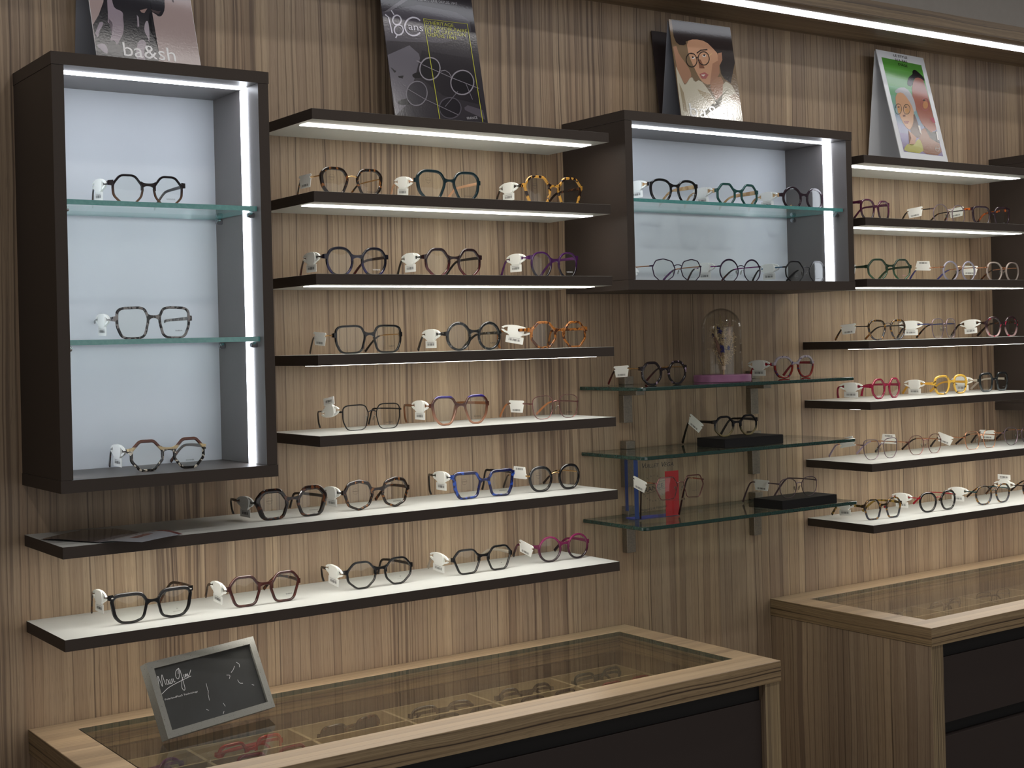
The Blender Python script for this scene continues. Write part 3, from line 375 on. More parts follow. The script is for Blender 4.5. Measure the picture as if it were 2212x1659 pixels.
# ------------------------------------------------------------------ wall cabinets
def cabinet(x0, x1, zb, zt, label, pins=()):
    w = x1-x0; h = zt-zb
    t = empty('wall_cabinet', (x0, 0, zb), 0, label, 'cabinet', 'dark brown lit wall cabinets')
    s = .0186
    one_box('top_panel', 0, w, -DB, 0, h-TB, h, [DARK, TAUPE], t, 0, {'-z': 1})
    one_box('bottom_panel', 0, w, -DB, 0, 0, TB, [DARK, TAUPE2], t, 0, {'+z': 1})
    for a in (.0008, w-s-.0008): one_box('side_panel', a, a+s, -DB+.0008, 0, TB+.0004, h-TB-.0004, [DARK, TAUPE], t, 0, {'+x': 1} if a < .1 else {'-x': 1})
    one_box('back_panel', s+.0008, w-s-.0008, -.018, -.002, TB+.0002, h-TB-.0002, BACKP, t)
    yl0, yl1 = -.160, -.136
    one_box('led_strip', s+.002, w-s-.002, yl0, yl1, h-TB-.0012, h-TB+.002, LEDB, t)
    for a in (s-.001, w-s-.0032): one_box('led_strip', a, a+.0042, yl0, yl1, TB+.0006, h-TB-.003, LEDB, t)
    for z in pins:
        for y in (-.043, -.174):
            for sx, xx in ((1, s+.0008), (-1, w-s-.0008)):
                b = bmesh.new(); cyl(b, (xx+sx*.0045, y, z-zb-.0055), .0048, .009, 18, 0, 'X'); cyl(b, (xx+sx*.0100, y, z-zb-.0055), .0040, .002, 18, 0, 'X')
                new_obj('shelf_pin', b, CHROME, t, smooth=35)
    return t
def glass_shelf(x0, x1, y0, y1, zt, th, edge, label, name='glass_shelf', rad=0):
    t = empty(name, (x0, 0, zt-th), 0, label, 'shelf', None)
    w = x1-x0
    b = bmesh.new(); box(b, 0, w, y0, y1, 0, th, 0, 0)
    if rad:
        ed = [e for e in b.edges if abs(e.verts[0].co.z-e.verts[1].co.z) > th*.5 and e.verts[0].co.y < y0+.001]
        bmesh.ops.bevel(b, geom=ed, offset=rad, segments=6, profile=.5, affect='EDGES')
    ed = [e for e in b.edges if abs(e.verts[0].co.z-e.verts[1].co.z) < 1e-5 and len(e.link_faces) == 2 and any(abs(f.normal.z) > .9 for f in e.link_faces) and any(abs(f.normal.z) < .1 for f in e.link_faces)]
    bmesh.ops.bevel(b, geom=ed, offset=.0012, segments=2, profile=.5, affect='EDGES')
    b.normal_update()
    for f in b.faces: f.material_index = 0 if abs(f.normal.z) > .95 else 1
    new_obj('pane', b, [GL, edge], t)
    return t
C1 = (-.6490, -.2890)
cabinet(C1[0], C1[1], BB, BT, 'tall dark brown lit cabinet at left holding three frames', (1.707-.008, 1.4905-.008))
cabinet(.4777, 1.1409, 1.5692, 1.9253, 'wide dark brown lit cabinet at centre holding six frames', (1.7530-.008,))
cabinet(1.9170, 2.2770, BB, BT, 'dark brown cabinet cut by the right edge of the view', (1.707-.008, 1.4905-.008))
glass_shelf(C1[0]+.0215, C1[1]-.0215, -.192, -.022, 1.7070, .008, GEDGE, 'upper teal edged glass shelf inside the tall left cabinet')
glass_shelf(C1[0]+.0215, C1[1]-.0215, -.192, -.022, 1.4905, .008, GEDGE, 'lower teal edged glass shelf inside the tall left cabinet')
glass_shelf(.4777+.0215, 1.1409-.0215, -.192, -.022, 1.7530, .007, GEDGE, 'teal edged glass shelf inside the wide centre cabinet')
glass_shelf(1.9170+.0215, 2.2770-.0215, -.192, -.022, 1.7070, .008, GEDGE, 'upper glass shelf inside the cabinet at the right edge')
glass_shelf(1.9170+.0215, 2.2770-.0215, -.192, -.022, 1.4905, .008, GEDGE, 'lower glass shelf inside the cabinet at the right edge')

# ------------------------------------------------------------------ bracketed glass shelves
GZ = (1.3740, 1.2358, 1.0951)
nm = ('top dark green edged glass wall shelf carrying the flower dome', 'middle glass wall shelf carrying one black riser block', 'bottom glass wall shelf carrying the clear display block')
for z, l in zip(GZ, nm):
    glass_shelf(.506, 1.139, -.2, -.002, z, .0075, GEDGED, l, 'wall_glass_shelf', .012)
bl = ('left', 'right')
for zi, z in enumerate(GZ):
    for si, xb in enumerate((.6125, .9915)):
        t = empty('shelf_bracket', (xb, 0, z), 0, 'square steel bracket under the %s end of the %s glass wall shelf' % (bl[si], ('top', 'middle', 'bottom')[zi]), 'bracket', 'steel brackets of the glass wall shelves')
        one_box('wall_leg', 0, .024, -.016, 0, -.082, -.0225, STEEL, t, .0008)
        one_box('arm', 0, .024, -.058, 0, -.0222, -.0080, STEEL, t, .0008)
        one_box('clamp_block', 0, .024, -.022, -.001, .0004, .0175, STEEL, t, .0008)

# ------------------------------------------------------------------ display counters
def counter(x0, label, hole, ndraw, crosses, tray0, dmain):
    L = 1.2612; x1 = L
    t = empty('display_counter', (x0, 0, 0), 0, label, 'counter', 'zebrano display counters with glass tops')
    hx0, hx1, hy0, hy1 = hole[0]-x0, hole[1]-x0, hole[2], hole[3]
    # framed worktop, one piece with an opening for the glass
    bm = bmesh.new()
    o = [(0, -DC), (L, -DC), (L, -.001), (0, -.001)]; i = [(hx0, hy1), (hx1, hy1), (hx1, hy0), (hx0, hy0)]
    vt = {}
    for zz in (ZC-TC, ZC):
        vt[zz] = ([bm.verts.new((a, b, zz)) for a, b in o], [bm.verts.new((a, b, zz)) for a, b in i])
    for k in range(4):
        for zz in (ZC-TC, ZC):
            A, B = vt[zz]; f = bm.faces.new((A[k-1], A[k], B[k], B[k-1])); f.material_index = 0
        f = bm.faces.new((vt[ZC-TC][0][k-1], vt[ZC-TC][0][k], vt[ZC][0][k], vt[ZC][0][k-1])); f.material_index = 1 if k in (1, 3) else 2
        f = bm.faces.new((vt[ZC-TC][1][k-1], vt[ZC-TC][1][k], vt[ZC][1][k], vt[ZC][1][k-1])); f.material_index = 1 if k in (1, 3) else 2
    fix(bm)
    bmesh.ops.bevel(bm, geom=[e for e in bm.edges if all(v.co.z > ZC-.001 for v in e.verts) and any(abs(f.normal.z) < .5 for f in e.link_faces)], offset=.0007, segments=1, affect='EDGES')
    new_obj('worktop', bm, [TOPW, EDGEX, EDGEY], t)
    bm = bmesh.new(); e = .0015
    box(bm, hx0+e, hx1-e, hy1+e, hy0-e, ZC-.0085, ZC-.0005)
    bm.normal_update()
    for f in bm.faces: f.material_index = 0 if abs(f.normal.z) > .9 else 1
    new_obj('glass_top', bm, [GLW, GEDGED], t)
    bm = bmesh.new()   # rebate the glass lies in
    for a in ((hx0, hx0+.008, hy1, hy0), (hx1-.008, hx1, hy1, hy0)): box(bm, a[0], a[1], a[2], a[3], ZC-.0135, ZC-.0090)
    for b0, b1 in ((hy1, hy1+.008), (hy0-.008, hy0)): box(bm, hx0+.008, hx1-.008, b0, b1, ZC-.0135, ZC-.0090)
    new_obj('glass_rebate', bm, EDGEX, t)
    zt = ZC-TC
    for a in (.0015, L-.0395): 
        bm = bmesh.new(); box(bm, a, a+.038, -DC+.003, -.001, 0, zt-.0012, 0, .0005)
        bm.normal_update()
        for f in bm.faces: f.material_index = 1 if f.normal.y < -.9 else 0
        new_obj('side_panel', bm, [WALLY, mat_front()], t)
    one_box('inner_back_panel', .040, L-.040, -.020, -.002, .60, zt-.012, WALLW, t)
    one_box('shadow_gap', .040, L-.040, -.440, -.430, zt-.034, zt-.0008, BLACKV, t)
    # drawers
    n = ndraw; wd = (L-.080-.004*(n-1))/n
    for k in range(n):
        for (za, zb_) in ((.652, .7895), (.340, .6235), (.090, .312)):
            d = empty('drawer', (.040+.002+k*(wd+.004), 0, 0)); d.parent = t
            one_box('drawer_front', 0, wd-.004, -.4455, -.4275, za, zb_, DARK2, d, .0008)
    one_box('carcass_front', .040, L-.040, -.427, -.412, .06, .755, BLACKV, t)
    one_box('plinth', .040, L-.040, -.40, -.39, 0, .09, BLACKV, t)
    # felt free wooden tray with dividers
    zt0, zt1 = .748, .790
    one_box('tray_bottom', .041, L-.041, -.411, -.021, zt0-.006, zt0, TRAYW, t)
    bm = bmesh.new(); y0 = -.044; d = dmain-y0
    rows = [y0+d*k for k in range(0, 5) if y0+d*k > -.41]
    for yy in rows: box(bm, tray0[0]-x0, tray0[1]-x0, yy-.0025, yy+.0025, zt0, zt1)
    yend = rows[-1]
    for cx in crosses:
        if cx-x0 < .04: continue
        box(bm, cx-x0-.003, cx-x0+.003, yend+.0026, y0-.0026, zt0, zt1)
    new_obj('divider_grid', bm, TRAYD, t)
    return t
def mat_front():
    return wood('zebrano_panel_edge', 'X', 'Z', freq=2.2, tint=(.82, .82, .72), off=2.2)
TRAYW = wood('zebrano_tray', 'X', 'Y', tint=(.60, .56, .52), off=4.4)
TRAYD = mat('pale_wood_divider', (190, 172, 138), .5, fn=speckle((170, 150, 116), 90, .4, .6, .5))
counter(-.6490, 'zebrano counter in the left foreground with the grey framed sign on its glass', (-.5835, .5570, -.0505, -.3892), 1,
        [-.5880, -.3965, -.2048, -.0125, .1792, .3737, .5480], (-.600, .5513), -.1355)
counter(1.0515, 'second zebrano counter at the right edge with two dark drawers', (1.1145, 2.2450, -.0640, -.3949), 1,
        [1.3080, 1.4985, 1.6862, 1.8740, 2.0620, 2.2200], (1.308, 2.224), -.1370)
# ------------------------------------------------------------------ spectacles
def rounded(poly, d, n):
    """round every corner of a polygon with a quadratic arc; d = share of each edge used"""
    out = []; m = len(poly)
    for i in range(m):
        p, q, r = Vector(poly[i-1]), Vector(poly[i]), Vector(poly[(i+1) % m])
        a = q+(p-q)*d; b = q+(r-q)*d
        for k in range(7):
            t = k/6; out.append(a*(1-t)**2+q*2*t*(1-t)+b*t*t)
    # even spacing
    L = [0]
    for i in range(len(out)): L.append(L[-1]+(out[(i+1) % len(out)]-out[i]).length)
    tot = L[-1]; res = []; j = 0
    for k in range(n):
        s = tot*k/n
        while L[j+1] < s: j += 1
        f = (s-L[j])/max(1e-9, L[j+1]-L[j]); res.append(out[j].lerp(out[(j+1) % len(out)], f))
    return res
# x grows outwards (towards the temple), z up; unit half sizes; counter clockwise
def ngon(k, rot=0, sx=1, sz=1): return [(sx*math.cos(rot+2*math.pi*i/k), sz*math.sin(rot+2*math.pi*i/k)) for i in range(k)]
SH = {
 'round': (ngon(16), .5),
 'octo': ([(1.0, .38), (.48, 1.0), (-.42, 1.0), (-1.0, .30), (-.98, -.30), (-.45, -1.0), (.45, -1.0), (1.0, -.34)], .15),
 'octr': ([(1.0, .36), (.50, 1.0), (-.45, 1.0), (-1.0, .22), (-.86, -.45), (-.35, -1.0), (.35, -1.0), (.95, -.40)], .27),
 'flatround': ([(1.02, .42), (.62, .98), (-.45, 1.0), (-.98, .45), (-1.0, -.25), (-.6, -.95), (.0, -1.05), (.6, -.95), (1.0, -.3)], .46),
 'hexa': ([(1.0, .40), (.58, 1.0), (-.50, 1.0), (-1.0, .18), (-.60, -.98), (.52, -1.0)], .22),
 'hexr': ([(1.02, .40), (.56, 1.0), (-.50, 1.0), (-1.02, .16), (-.66, -.98), (.58, -1.0)], .25),
 'squ': ([(.98, .95), (-.72, 1.0), (-1.02, .28), (-.72, -.98), (.66, -1.0), (1.0, -.2)], .30),
 'squr': ([(1.0, .9), (-.85, 1.0), (-1.04, -.1), (-.62, -1.0), (.72, -1.0), (1.05, -.1)], .42),
 'wayf': ([(1.06, .98), (-.68, 1.0), (-1.02, .42), (-.78, -.82), (-.2, -1.04), (.52, -.98), (.86, -.5)], .30),
 'trap': ([(1.06, 1.0), (-.70, .98), (-1.02, .38), (-.72, -.92), (.60, -1.0), (.92, -.35)], .20),
 'butter': ([(1.04, .62), (.62, 1.02), (-.62, .98), (-1.02, .28), (-.50, -.98), (.36, -1.02), (.90, -.42)], .34),
 'panto': ([(1.02, .52), (.6, .98), (-.5, .98), (-1.0, .5), (-.92, -.3), (-.5, -.95), (.35, -1.02), (.9, -.45)], .48),
 'geo': ([(1.0, .30), (.72, .86), (.0, 1.03), (-.70, .82), (-1.0, .10), (-.70, -.72), (0, -1.04), (.72, -.70)], .20),
 'decag': ([(1.0, .25), (.70, .85), (.05, 1.0), (-.72, .78), (-1.0, .12), (-.80, -.55), (-.15, -1.02), (.35, -1.0), (.86, -.5)], .18),
 'navig': ([(1.0, .80), (.65, 1.0), (-.7, .96), (-1.0, .40), (-.85, -.60), (-.4, -1.0), (.45, -1.0), (.95, -.35)], .38),
 'hexw': ([(1.03, .15), (.68, .98), (-.62, 1.0), (-1.02, .30), (-.68, -.96), (.55, -1.0)], .16),
}
NP = 60
def curve_y(x, k=.75): return k*x*x

def glasses(loc, yaw, W, h, hz, shape, style, fm, tm, tipm=None, rim=None, tl=.13, tipz=0, bend='soft', lens=None, bridge=None,
            prints=None, folded=False, label='', group='', ep=.0045, th=.0042, gap=.0155, bh=.0042, bz=None, slim=False, pads=None, tw=1.0):
    root = empty('spectacles', loc, yaw, label, 'glasses', group)
    wt, wb, wsi, wso = rim or ((.0034, .0026, .0030, .0034) if style == 'A' else ((.0011,)*4 if style == 'M' else (.0030, .0024, .0028, .0030)))
    if style != 'M': wt, wb, wsi, wso = [v*1.32 for v in (wt, wb, wsi, wso)]; bh = bh*1.6
    else: wt, wb, wsi, wso = [v*.98 for v in (wt, wb, wsi, wso)]
    depth = .0040 if style != 'M' else .0020
    a = (W/2-gap/2-wsi-wso-ep)/2; b = (h-wt-wb)/2
    cx = gap/2+wsi+a; cz = wb+b
    poly, rd = SH[shape]
    pts = rounded([(p[0]*a, p[1]*b) for p in poly], rd, NP)
    # exact fit of the lens outline to the measured box
    mx, mn = max(p.x for p in pts), min(p.x for p in pts); tx, bx = max(p.y for p in pts), min(p.y for p in pts)
    pts = [Vector(((p.x-mn)/(mx-mn)*2*a-a, (p.y-bx)/(tx-bx)*2*b-b)) for p in pts]
    nr = []
    for i in range(NP):
        t = pts[(i+1) % NP]-pts[i-1]; nr.append(Vector((t.y, -t.x)).normalized())
    fb = bmesh.new()
    met = style in ('M', 'C')
    for s in (-1, 1):
        rings = []
        for p, n in zip(pts, nr):
            w = wt*max(n.y, 0)**2+wb*max(-n.y, 0)**2+(wso if n.x > 0 else wsi)*n.x**2
            d = depth
            ring = []
            for q, yy in ((-.0003, .3*d), (.16*w, 0), (.80*w, .03*d), (w, .32*d), (w, .85*d), (.8*w, d), (.1*w, d), (-.0003, .8*d)):
                x = s*(cx+p.x+n.x*q); z = cz+p.y+n.y*q
                ring.append(fb.verts.new((x, curve_y(x)+yy, z)))
            rings.append(ring)
        for i in range(NP):
            A, B = rings[i-1], rings[i]
            for k in range(8): fb.faces.new((A[k-1], A[k], B[k], B[k-1]) if s > 0 else (A[k], A[k-1], B[k-1], B[k]))
    # bridge
    zb = bz if bz is not None else cz+b*.42
    def inner_x(z):
        best = min(((p, n) for p, n in zip(pts, nr) if p.x < 0), key=lambda q: abs(q[0].y-(z-cz)))
        return cx+best[0].x-wsi*.5
    xi = inner_x(zb)
    bmm = None
    if style == 'A' and not bridge:
        secs = []
        for k in range(13):
            u = -1+2*k/12; x = u*(xi+.0006); flare = abs(u)**3
            zt = zb+bh*.5+flare*bh*.35-.0006*(1-u*u); zz = zb-bh*.5+.0012*(1-u*u)-flare*bh*.9
            y = curve_y(x)
            secs.append([fb.verts.new((x, y+.0003, zt-.0004)), fb.verts.new((x, y+.0003, zz+.0004)), fb.verts.new((x, y+depth*.5, zz)), fb.verts.new((x, y+depth, zz+.0004)), fb.verts.new((x, y+depth, zt-.0004)), fb.verts.new((x, y+depth*.5, zt))])
        for A, B in zip(secs, secs[1:]):
            for k in range(6): fb.faces.new((A[k-1], A[k], B[k], B[k-1]))
        fb.faces.new(secs[0]); fb.faces.new(secs[-1][::-1])
    else:
        bmm = bmesh.new()
        arch = [Vector((x, curve_y(x)+depth*.5, zb-.0005+.0030*(1-(x/xi)**2))) for x in [xi*(-1+k/5) for k in range(11)]]
        sweep(bmm, arch, .0010, .0010, up=Vector((0, 1, 0)))
        if bridge == 'double':
            sweep(bmm, [v+Vector((0, 0, .0055)) for v in arch], .0008, .0008, up=Vector((0, 1, 0)))
    # end pieces
    hzz = hz
    outp = max(((p, n) for p, n in zip(pts, nr) if abs(p.y-(hzz-cz)) < .006 and p.x > 0), key=lambda q: q[0].x, default=(Vector((a, 0)), 0))
    xo = cx+outp[0].x+wso*.3
    eh = .0075 if style == 'A' else (.0030 if not slim else .0024)
    for s in (-1, 1):
        eb = fb if style == 'A' else bmesh.new()
        secs = []
        for k in range(7):
            u = k/6; x = xo+(W/2-.0018-xo)*min(1, u*1.6); y = curve_y(x)+.0004+max(0, u-.55)*.018
            hh = eh*(1.25-.35*u)/2
            xx = s*x; tn = .0034 if style == 'A' else .0014
            ox = tn*min(1, max(0, (u-.45)*3)); 
            a1 = (xx, y, hzz+hh); a2 = (xx, y, hzz-hh)
            if u < .6: b1 = (xx, y+tn, hzz-hh); b2 = (xx, y+tn, hzz+hh)
            else: b1 = (xx-s*tn, y+.0008, hzz-hh); b2 = (xx-s*tn, y+.0008, hzz+hh)
            secs.append([eb.verts.new(v) for v in (a1, a2, b1, b2)])
        for A, B in zip(secs, secs[1:]):
            for k in range(4): eb.faces.new((A[k-1], A[k], B[k], B[k-1]))
        eb.faces.new(secs[0]); eb.faces.new(secs[-1][::-1])
        if style != 'A': fix(eb); new_obj('end_piece', eb, tm if style == 'C' else fm, root, smooth=38)
    fix(fb)
    fo = new_obj('frame_front', fb, fm, root, smooth=38)
    if bmm and len(bmm.verts):
        fix(bmm); new_obj('metal_bridge', bmm, fm if style == 'M' else tm, root, smooth=38)
    elif bmm: bmm.free()
    # lenses
    lo = []
    for s in (-1, 1):
        lb = bmesh.new(); f1, f2 = [], []
        for p in pts:
            x = s*(cx+p.x); z = cz+p.y; y = curve_y(x)+depth*.35
            f1.append(lb.verts.new((x, y, z))); f2.append(lb.verts.new((x, y+.0010, z)))
        c1 = lb.verts.new((s*cx, curve_y(cx)+depth*.35-.0012, cz)); c2 = lb.verts.new((s*cx, curve_y(cx)+depth*.35-.0002, cz))
        for i in range(NP):
            lb.faces.new((f1[i-1], f1[i], c1)); lb.faces.new((f2[i], f2[i-1], c2)); lb.faces.new((f1[i-1], f2[i-1], f2[i], f1[i]))
        fix(lb)
        l = new_obj('lens', lb, lens or LENS, root, smooth=30); lo.append(l)
    yl = lambda x: curve_y(x)+depth*.35-.0016
    for pr in (prints or []):
        s, txt, u, v, w, hh, mm = pr
        x = s*cx+u*a; z = cz+v*b
        pb = bmesh.new()
        for line, dzl, k in ([(txt, 0, 1)] if txt != 'STAMP' else []):
            text_bm(pb, line, Vector((x-w/2, yl(x), z)), Vector((1, 0, 0)), Vector((0, 0, 1)), w, hh)
        if txt == 'STAMP':
            text_bm(pb, 'FRANCE', Vector((x-w/2, yl(x), z-.0006)), Vector((1, 0, 0)), Vector((0, 0, 1)), w, .0016)
            for rr in (w*.42,):
                for k in range(20):
                    if 3 < k % 10 < 7 and False: continue
                    a0, a1 = 2*math.pi*k/20, 2*math.pi*(k+.6)/20
                    if abs(math.sin((a0+a1)/2)) < .28: continue
                    q = [pb.verts.new((x+r_*math.cos(t_), yl(x), z+r_*math.sin(t_))) for r_, t_ in ((rr, a0), (rr, a1), (rr+.0004, a1), (rr+.0004, a0))]
                    pb.faces.new(q)
            q = [pb.verts.new((x+dx_, yl(x), z-.0052+dz_)) for dx_, dz_ in ((-.002, 0), (.002, 0), (.002, .0003), (-.002, .0003))]; pb.faces.new(q)
        new_obj('lens_print', pb, mm, lo[0] if s < 0 else lo[1])
    # nose pads
    if pads if pads is not None else (style == 'M'):
        for s in (-1, 1):
            pb = bmesh.new()
            xx = inner_x(cz-b*.05)-.0020
            bmesh.ops.create_icosphere(pb, subdivisions=2, radius=1, matrix=Matrix.Translation((s*xx, curve_y(xx)+.0085, cz-b*.12)) @ Matrix.Rotation(s*R(22), 4, 'Y') @ Matrix.Diagonal((.0013, .0026, .0052, 1)))
            po = new_obj('nose_pad', pb, PAD, root, smooth=60)
            ab = bmesh.new()
            sweep(ab, catmull([(s*(xx+.003), curve_y(xx)+depth, cz+b*.02), (s*(xx+.0015), curve_y(xx)+.0065, cz+b*.12), (s*xx, curve_y(xx)+.009, cz-b*.10)], 5), .00045, .00045, seg=6)
            new_obj('pad_arm', ab, SILV, po, smooth=60)
    # temples
    for s in (-1, 1):
        tb = bmesh.new(); x0 = s*(W/2-.0026); y0 = curve_y(W/2)+.006
        if folded:
            yy = y0+(.004 if s < 0 else .0105)
            P = catmull([(x0, y0, hz), (x0-s*.004, yy, hz-.0005), (x0-s*.03, yy+.004, hz-.001), (x0-s*.085, yy+.006, hz-.002), (x0-s*.104, yy+.006, hz-.006), (x0-s*.118, yy+.004, max(.004, hz-.026))], 7)
            up = Vector((0, 1, 0))
        elif bend == 'L':
            P = catmull([(x0, y0, hz), (x0+s*.0012, y0+.03, hz), (x0, y0+tl*.60, hz-.0005), (x0-s*.003, tl-.016, hz-.001), (x0-s*.006, tl-.004, hz-.004), (x0-s*.009, tl, tipz+.014), (x0-s*.012, tl+.0005, tipz+.003)], 7)
            up = Vector((1, 0, 0))
        else:
            P = catmull([(x0, y0, hz), (x0+s*.0012, y0+.028, hz+.0002), (x0, y0+(tl-y0)*.52, hz-.0003), (x0-s*.003, y0+(tl-y0)*.70, hz-.003), (x0-s*.007, y0+(tl-y0)*.84, tipz+(hz-tipz)*.60), (x0-s*.012, tl, tipz+.0032)], 7)
            up = Vector((1, 0, 0))
        if style == 'A' and not slim:
            ra = lambda t: .0014
            rb = lambda t: (.0034*(tw if t < .42 else 1+(tw-1)*max(0, 1-(t-.42)*12)))-.0010*min(1, t*2)+.0010*max(0, t-.7)/.3
            sweep(tb, P, ra, rb, up=up, seg=10, sq=True)
            new_obj('temple', tb, tm, root, smooth=40)
        else:
            r_ = .0008 if not slim else .0009
            n = len(P); cut = int(n*.58)
            sweep(tb, P[:cut+1], r_, lambda t: .0013, up=up, seg=8)
            to = new_obj('temple', tb, tm, root, smooth=40)
            tb2 = bmesh.new(); sweep(tb2, P[cut-1:], lambda t: .0011, lambda t: .0016+.0012*t, up=up, seg=10, sq=True)
            new_obj('temple_tip', tb2, tipm or fm, to, smooth=40)
    return root

# ------------------------------------------------------------------ tags on the temples
def bars(b, x, y0, y1, z0, z1):
    rnd = random.Random(3); y = y0
    while y < y1:
        w = rnd.choice((.0006, .0009, .0013)); 
        if y+w > y1: break
        vs = [b.verts.new(v) for v in ((x, y, z0), (x, y+w, z0), (x, y+w, z1), (x, y, z1))]; b.faces.new(vs); y += w+rnd.choice((.0006, .0008, .0013))
def rrect(cy, cz, w, h, r, n=4):
    out = []
    for sx, sz, a0 in ((1, 1, 0), (-1, 1, 90), (-1, -1, 180), (1, -1, 270)):
        for k in range(n+1):
            a = R(a0+90*k/n); out.append((cy+sx*(w/2-r)+r*math.cos(a), cz+sz*(h/2-r)+r*math.sin(a)))
    return out
def make_clip():
    root = empty('price_tag')
    b = bmesh.new()
    # open oval loop round the temple
    for sz in (1, -1):
        out, inn = [], []
        for k in range(17):
            a = R(10+160*k/16); out.append((.032*math.cos(a), sz*.0098*math.sin(a))); inn.append((.0275*math.cos(a), sz*.0060*math.sin(a)))
        prism(b, out+inn[::-1], -.0015, .0015, plane='YZ')
    prism(b, rrect(0, -.0010, .034, .0205, .007), -.0028, .0020, plane='YZ')
    prism(b, rrect(0, -.0115, .024, .004, .001), -.0020, .0008, plane='YZ')
    fix(b)
    bmesh.ops.recalc_face_normals(b, faces=b.faces[:])
    new_obj('clip', b, TAGW, root, smooth=40)
    b = bmesh.new(); prism(b, rrect(0, -.0190, .038, .0140, .0012), -.0012, -.0004, plane='YZ'); fix(b)
    l = new_obj('label_card', b, TAGL, root)
    b = bmesh.new(); bars(b, -.00135, -.012, .013, -.0215, -.0170)
    vs = [b.verts.new(v) for v in ((-.00135, -.012, -.0155), (-.00135, .013, -.0155), (-.00135, .013, -.0151), (-.00135, -.012, -.0151))]; b.faces.new(vs)
    new_obj('barcode', b, INK, l)
    return root
def make_card():
    root = empty('price_tag')
    b = bmesh.new()
    prism(b, [(-.021, .006), (-.024, .0045), (-.0235, .002), (-.019, .0012), (-.0185, -.001), (-.0235, -.002), (-.022, -.005), (-.0185, -.0175), (.0185, -.0175), (.021, -.005), (.0235, -.002), (.0185, -.001), (.019, .0012), (.0235, .002), (.024, .0045), (.021, .006)], -.0022, -.0012, plane='YZ'); fix(b)
    new_obj('label_card', b, TAGL, root)
    b = bmesh.new(); bars(b, -.00235, -.012, .013, -.0150, -.0110)
    new_obj('barcode', b, INK, root.children[0] if root.children else None)
    return root
def copy_tree(o, parent=None):
    c = o.copy(); COL.objects.link(c); c.parent = parent
    for ch in o.children: copy_tree(ch, c)
    return c
_proto = {}
def hang_tag(kind, root, W, hz, ty, rx=0, short='', flip=False, group='barcode tags clipped on the spectacle temples', rz=0):
    if kind not in _proto:
        _proto[kind] = t = {'clip': make_clip, 'card': make_card}[kind]()
        bpy.context.view_layer.update()
    else: t = copy_tree(_proto[kind])
    M = Matrix.Translation(root.location) @ root.rotation_euler.to_matrix().to_4x4() @ Matrix.Translation((-(W/2)-.0002, ty, hz)) @ Matrix.Rotation(R(rz), 4, 'Z') @ Matrix.Rotation(R(rx)+(math.pi if flip else 0), 4, 'X')
    t.matrix_world = M
    t.location = M.translation; t.rotation_euler = M.to_euler()
    tag(t, short, 'tag', group)
    return t

# colours -------------------------------------------------------------
A = acetate
mB = A('black', (18, 17, 19)); mTort = A('dark_tortoise', (30, 20, 15), tort=(120, 74, 34), scale=120, lo=.55, hi=.63)
mTortB = A('brown_tortoise', (24, 15, 13), tort=(84, 46, 24), scale=110, lo=.52, hi=.64)
mYTort = A('yellow_tortoise', (192, 142, 62), tort=(38, 22, 18), scale=105, lo=.49, hi=.53)
mAmb = A('amber_tortoise', (158, 98, 42), tort=(76, 40, 20), scale=130, lo=.48, hi=.56)
mTeal = A('deep_teal', (16, 36, 42)); mNavy = A('navy_black', (20, 18, 34), (34, 28, 74), (.01, .04), tort=(12, 12, 22), scale=80, lo=.5, hi=.6)
mBurg = A('burgundy_black', (34, 14, 17), (84, 24, 26), (.004, .030)); mPurp = A('purple_fade', (62, 24, 74), (20, 16, 28), (.012, .034))
mVan = A('brown_fade', (26, 18, 22), (104, 70, 42), (.004, .030)); mGreyM = A('grey_marble', (120, 114, 112), tort=(26, 24, 26), scale=130, lo=.46, hi=.52)
mZeb = A('tortoise_zebra', (26, 24, 22), tort=(214, 206, 190), scale=190, lo=.55, hi=.58, caps=(((206, 184, 140), .033, .0345), ((92, 42, 22), .0385, .0405))); mBrownRed = A('dark_red_brown', (68, 32, 28), (62, 30, 28), (.01, .03), tort=(92, 52, 46), scale=60, lo=.5, hi=.7)
mGreyBlk = A('smoky_black', (26, 28, 30), tort=(92, 92, 90), scale=140, lo=.57, hi=.68)
mBrFade = A('blue_brown_fade', (70, 36, 26), (176, 126, 100), (.004, .038), caps=(((44, 34, 124), .0500, .0525),)); mBlueTop = mBrFade
mBlueT = A('blue_tortoise', (16, 20, 62), tort=(30, 66, 150), scale=90, lo=.52, hi=.60)
mMag = A('magenta', (112, 34, 74), (34, 18, 26), (.010, .040)); mGreen = A('bottle_green', (34, 74, 70)); mPlumB = A('plum_black', (40, 26, 34))
mSandT = A('sand_temple', (206, 160, 128)); mWoodT = A('wood_temple', (206, 172, 128), tort=(180, 140, 96), scale=60)
mCrim = A('crimson', (138, 30, 58)); mYel = A('clear_yellow', (214, 172, 72), tort=(60, 40, 22), scale=90, lo=.60, hi=.66)
mBlkClr = A('black_clear', (28, 32, 34), (92, 98, 100), (.0, .02)); mDkGreen = A('dark_green', (26, 44, 32), (48, 84, 58), (.0, .03))
mRedB = A('red_temple', (150, 24, 40)); mOrange = A('orange_brown', (170, 86, 38), tort=(40, 20, 20), scale=80, lo=.48, hi=.55)
mPinkClr = A('pink_black', (46, 30, 34), (190, 160, 160), (.010, .026), tort=(196, 50, 80), scale=70, lo=.60, hi=.66)
mRedBlue = A('red_violet', (150, 142, 150), (118, 34, 28), (.029, .032), tort=(60, 46, 84), scale=120, lo=.58, hi=.64)
mGaF = A('black_stone', (28, 20, 24), (34, 30, 34), (.01, .03), tort=(150, 130, 150), scale=110, lo=.63, hi=.67)
mGcF = A('black_horn', (24, 24, 28), (128, 116, 84), (.006, .022)); mMauve = A('mauve_clear', (110, 84, 110), (190, 180, 186), (.01, .032))
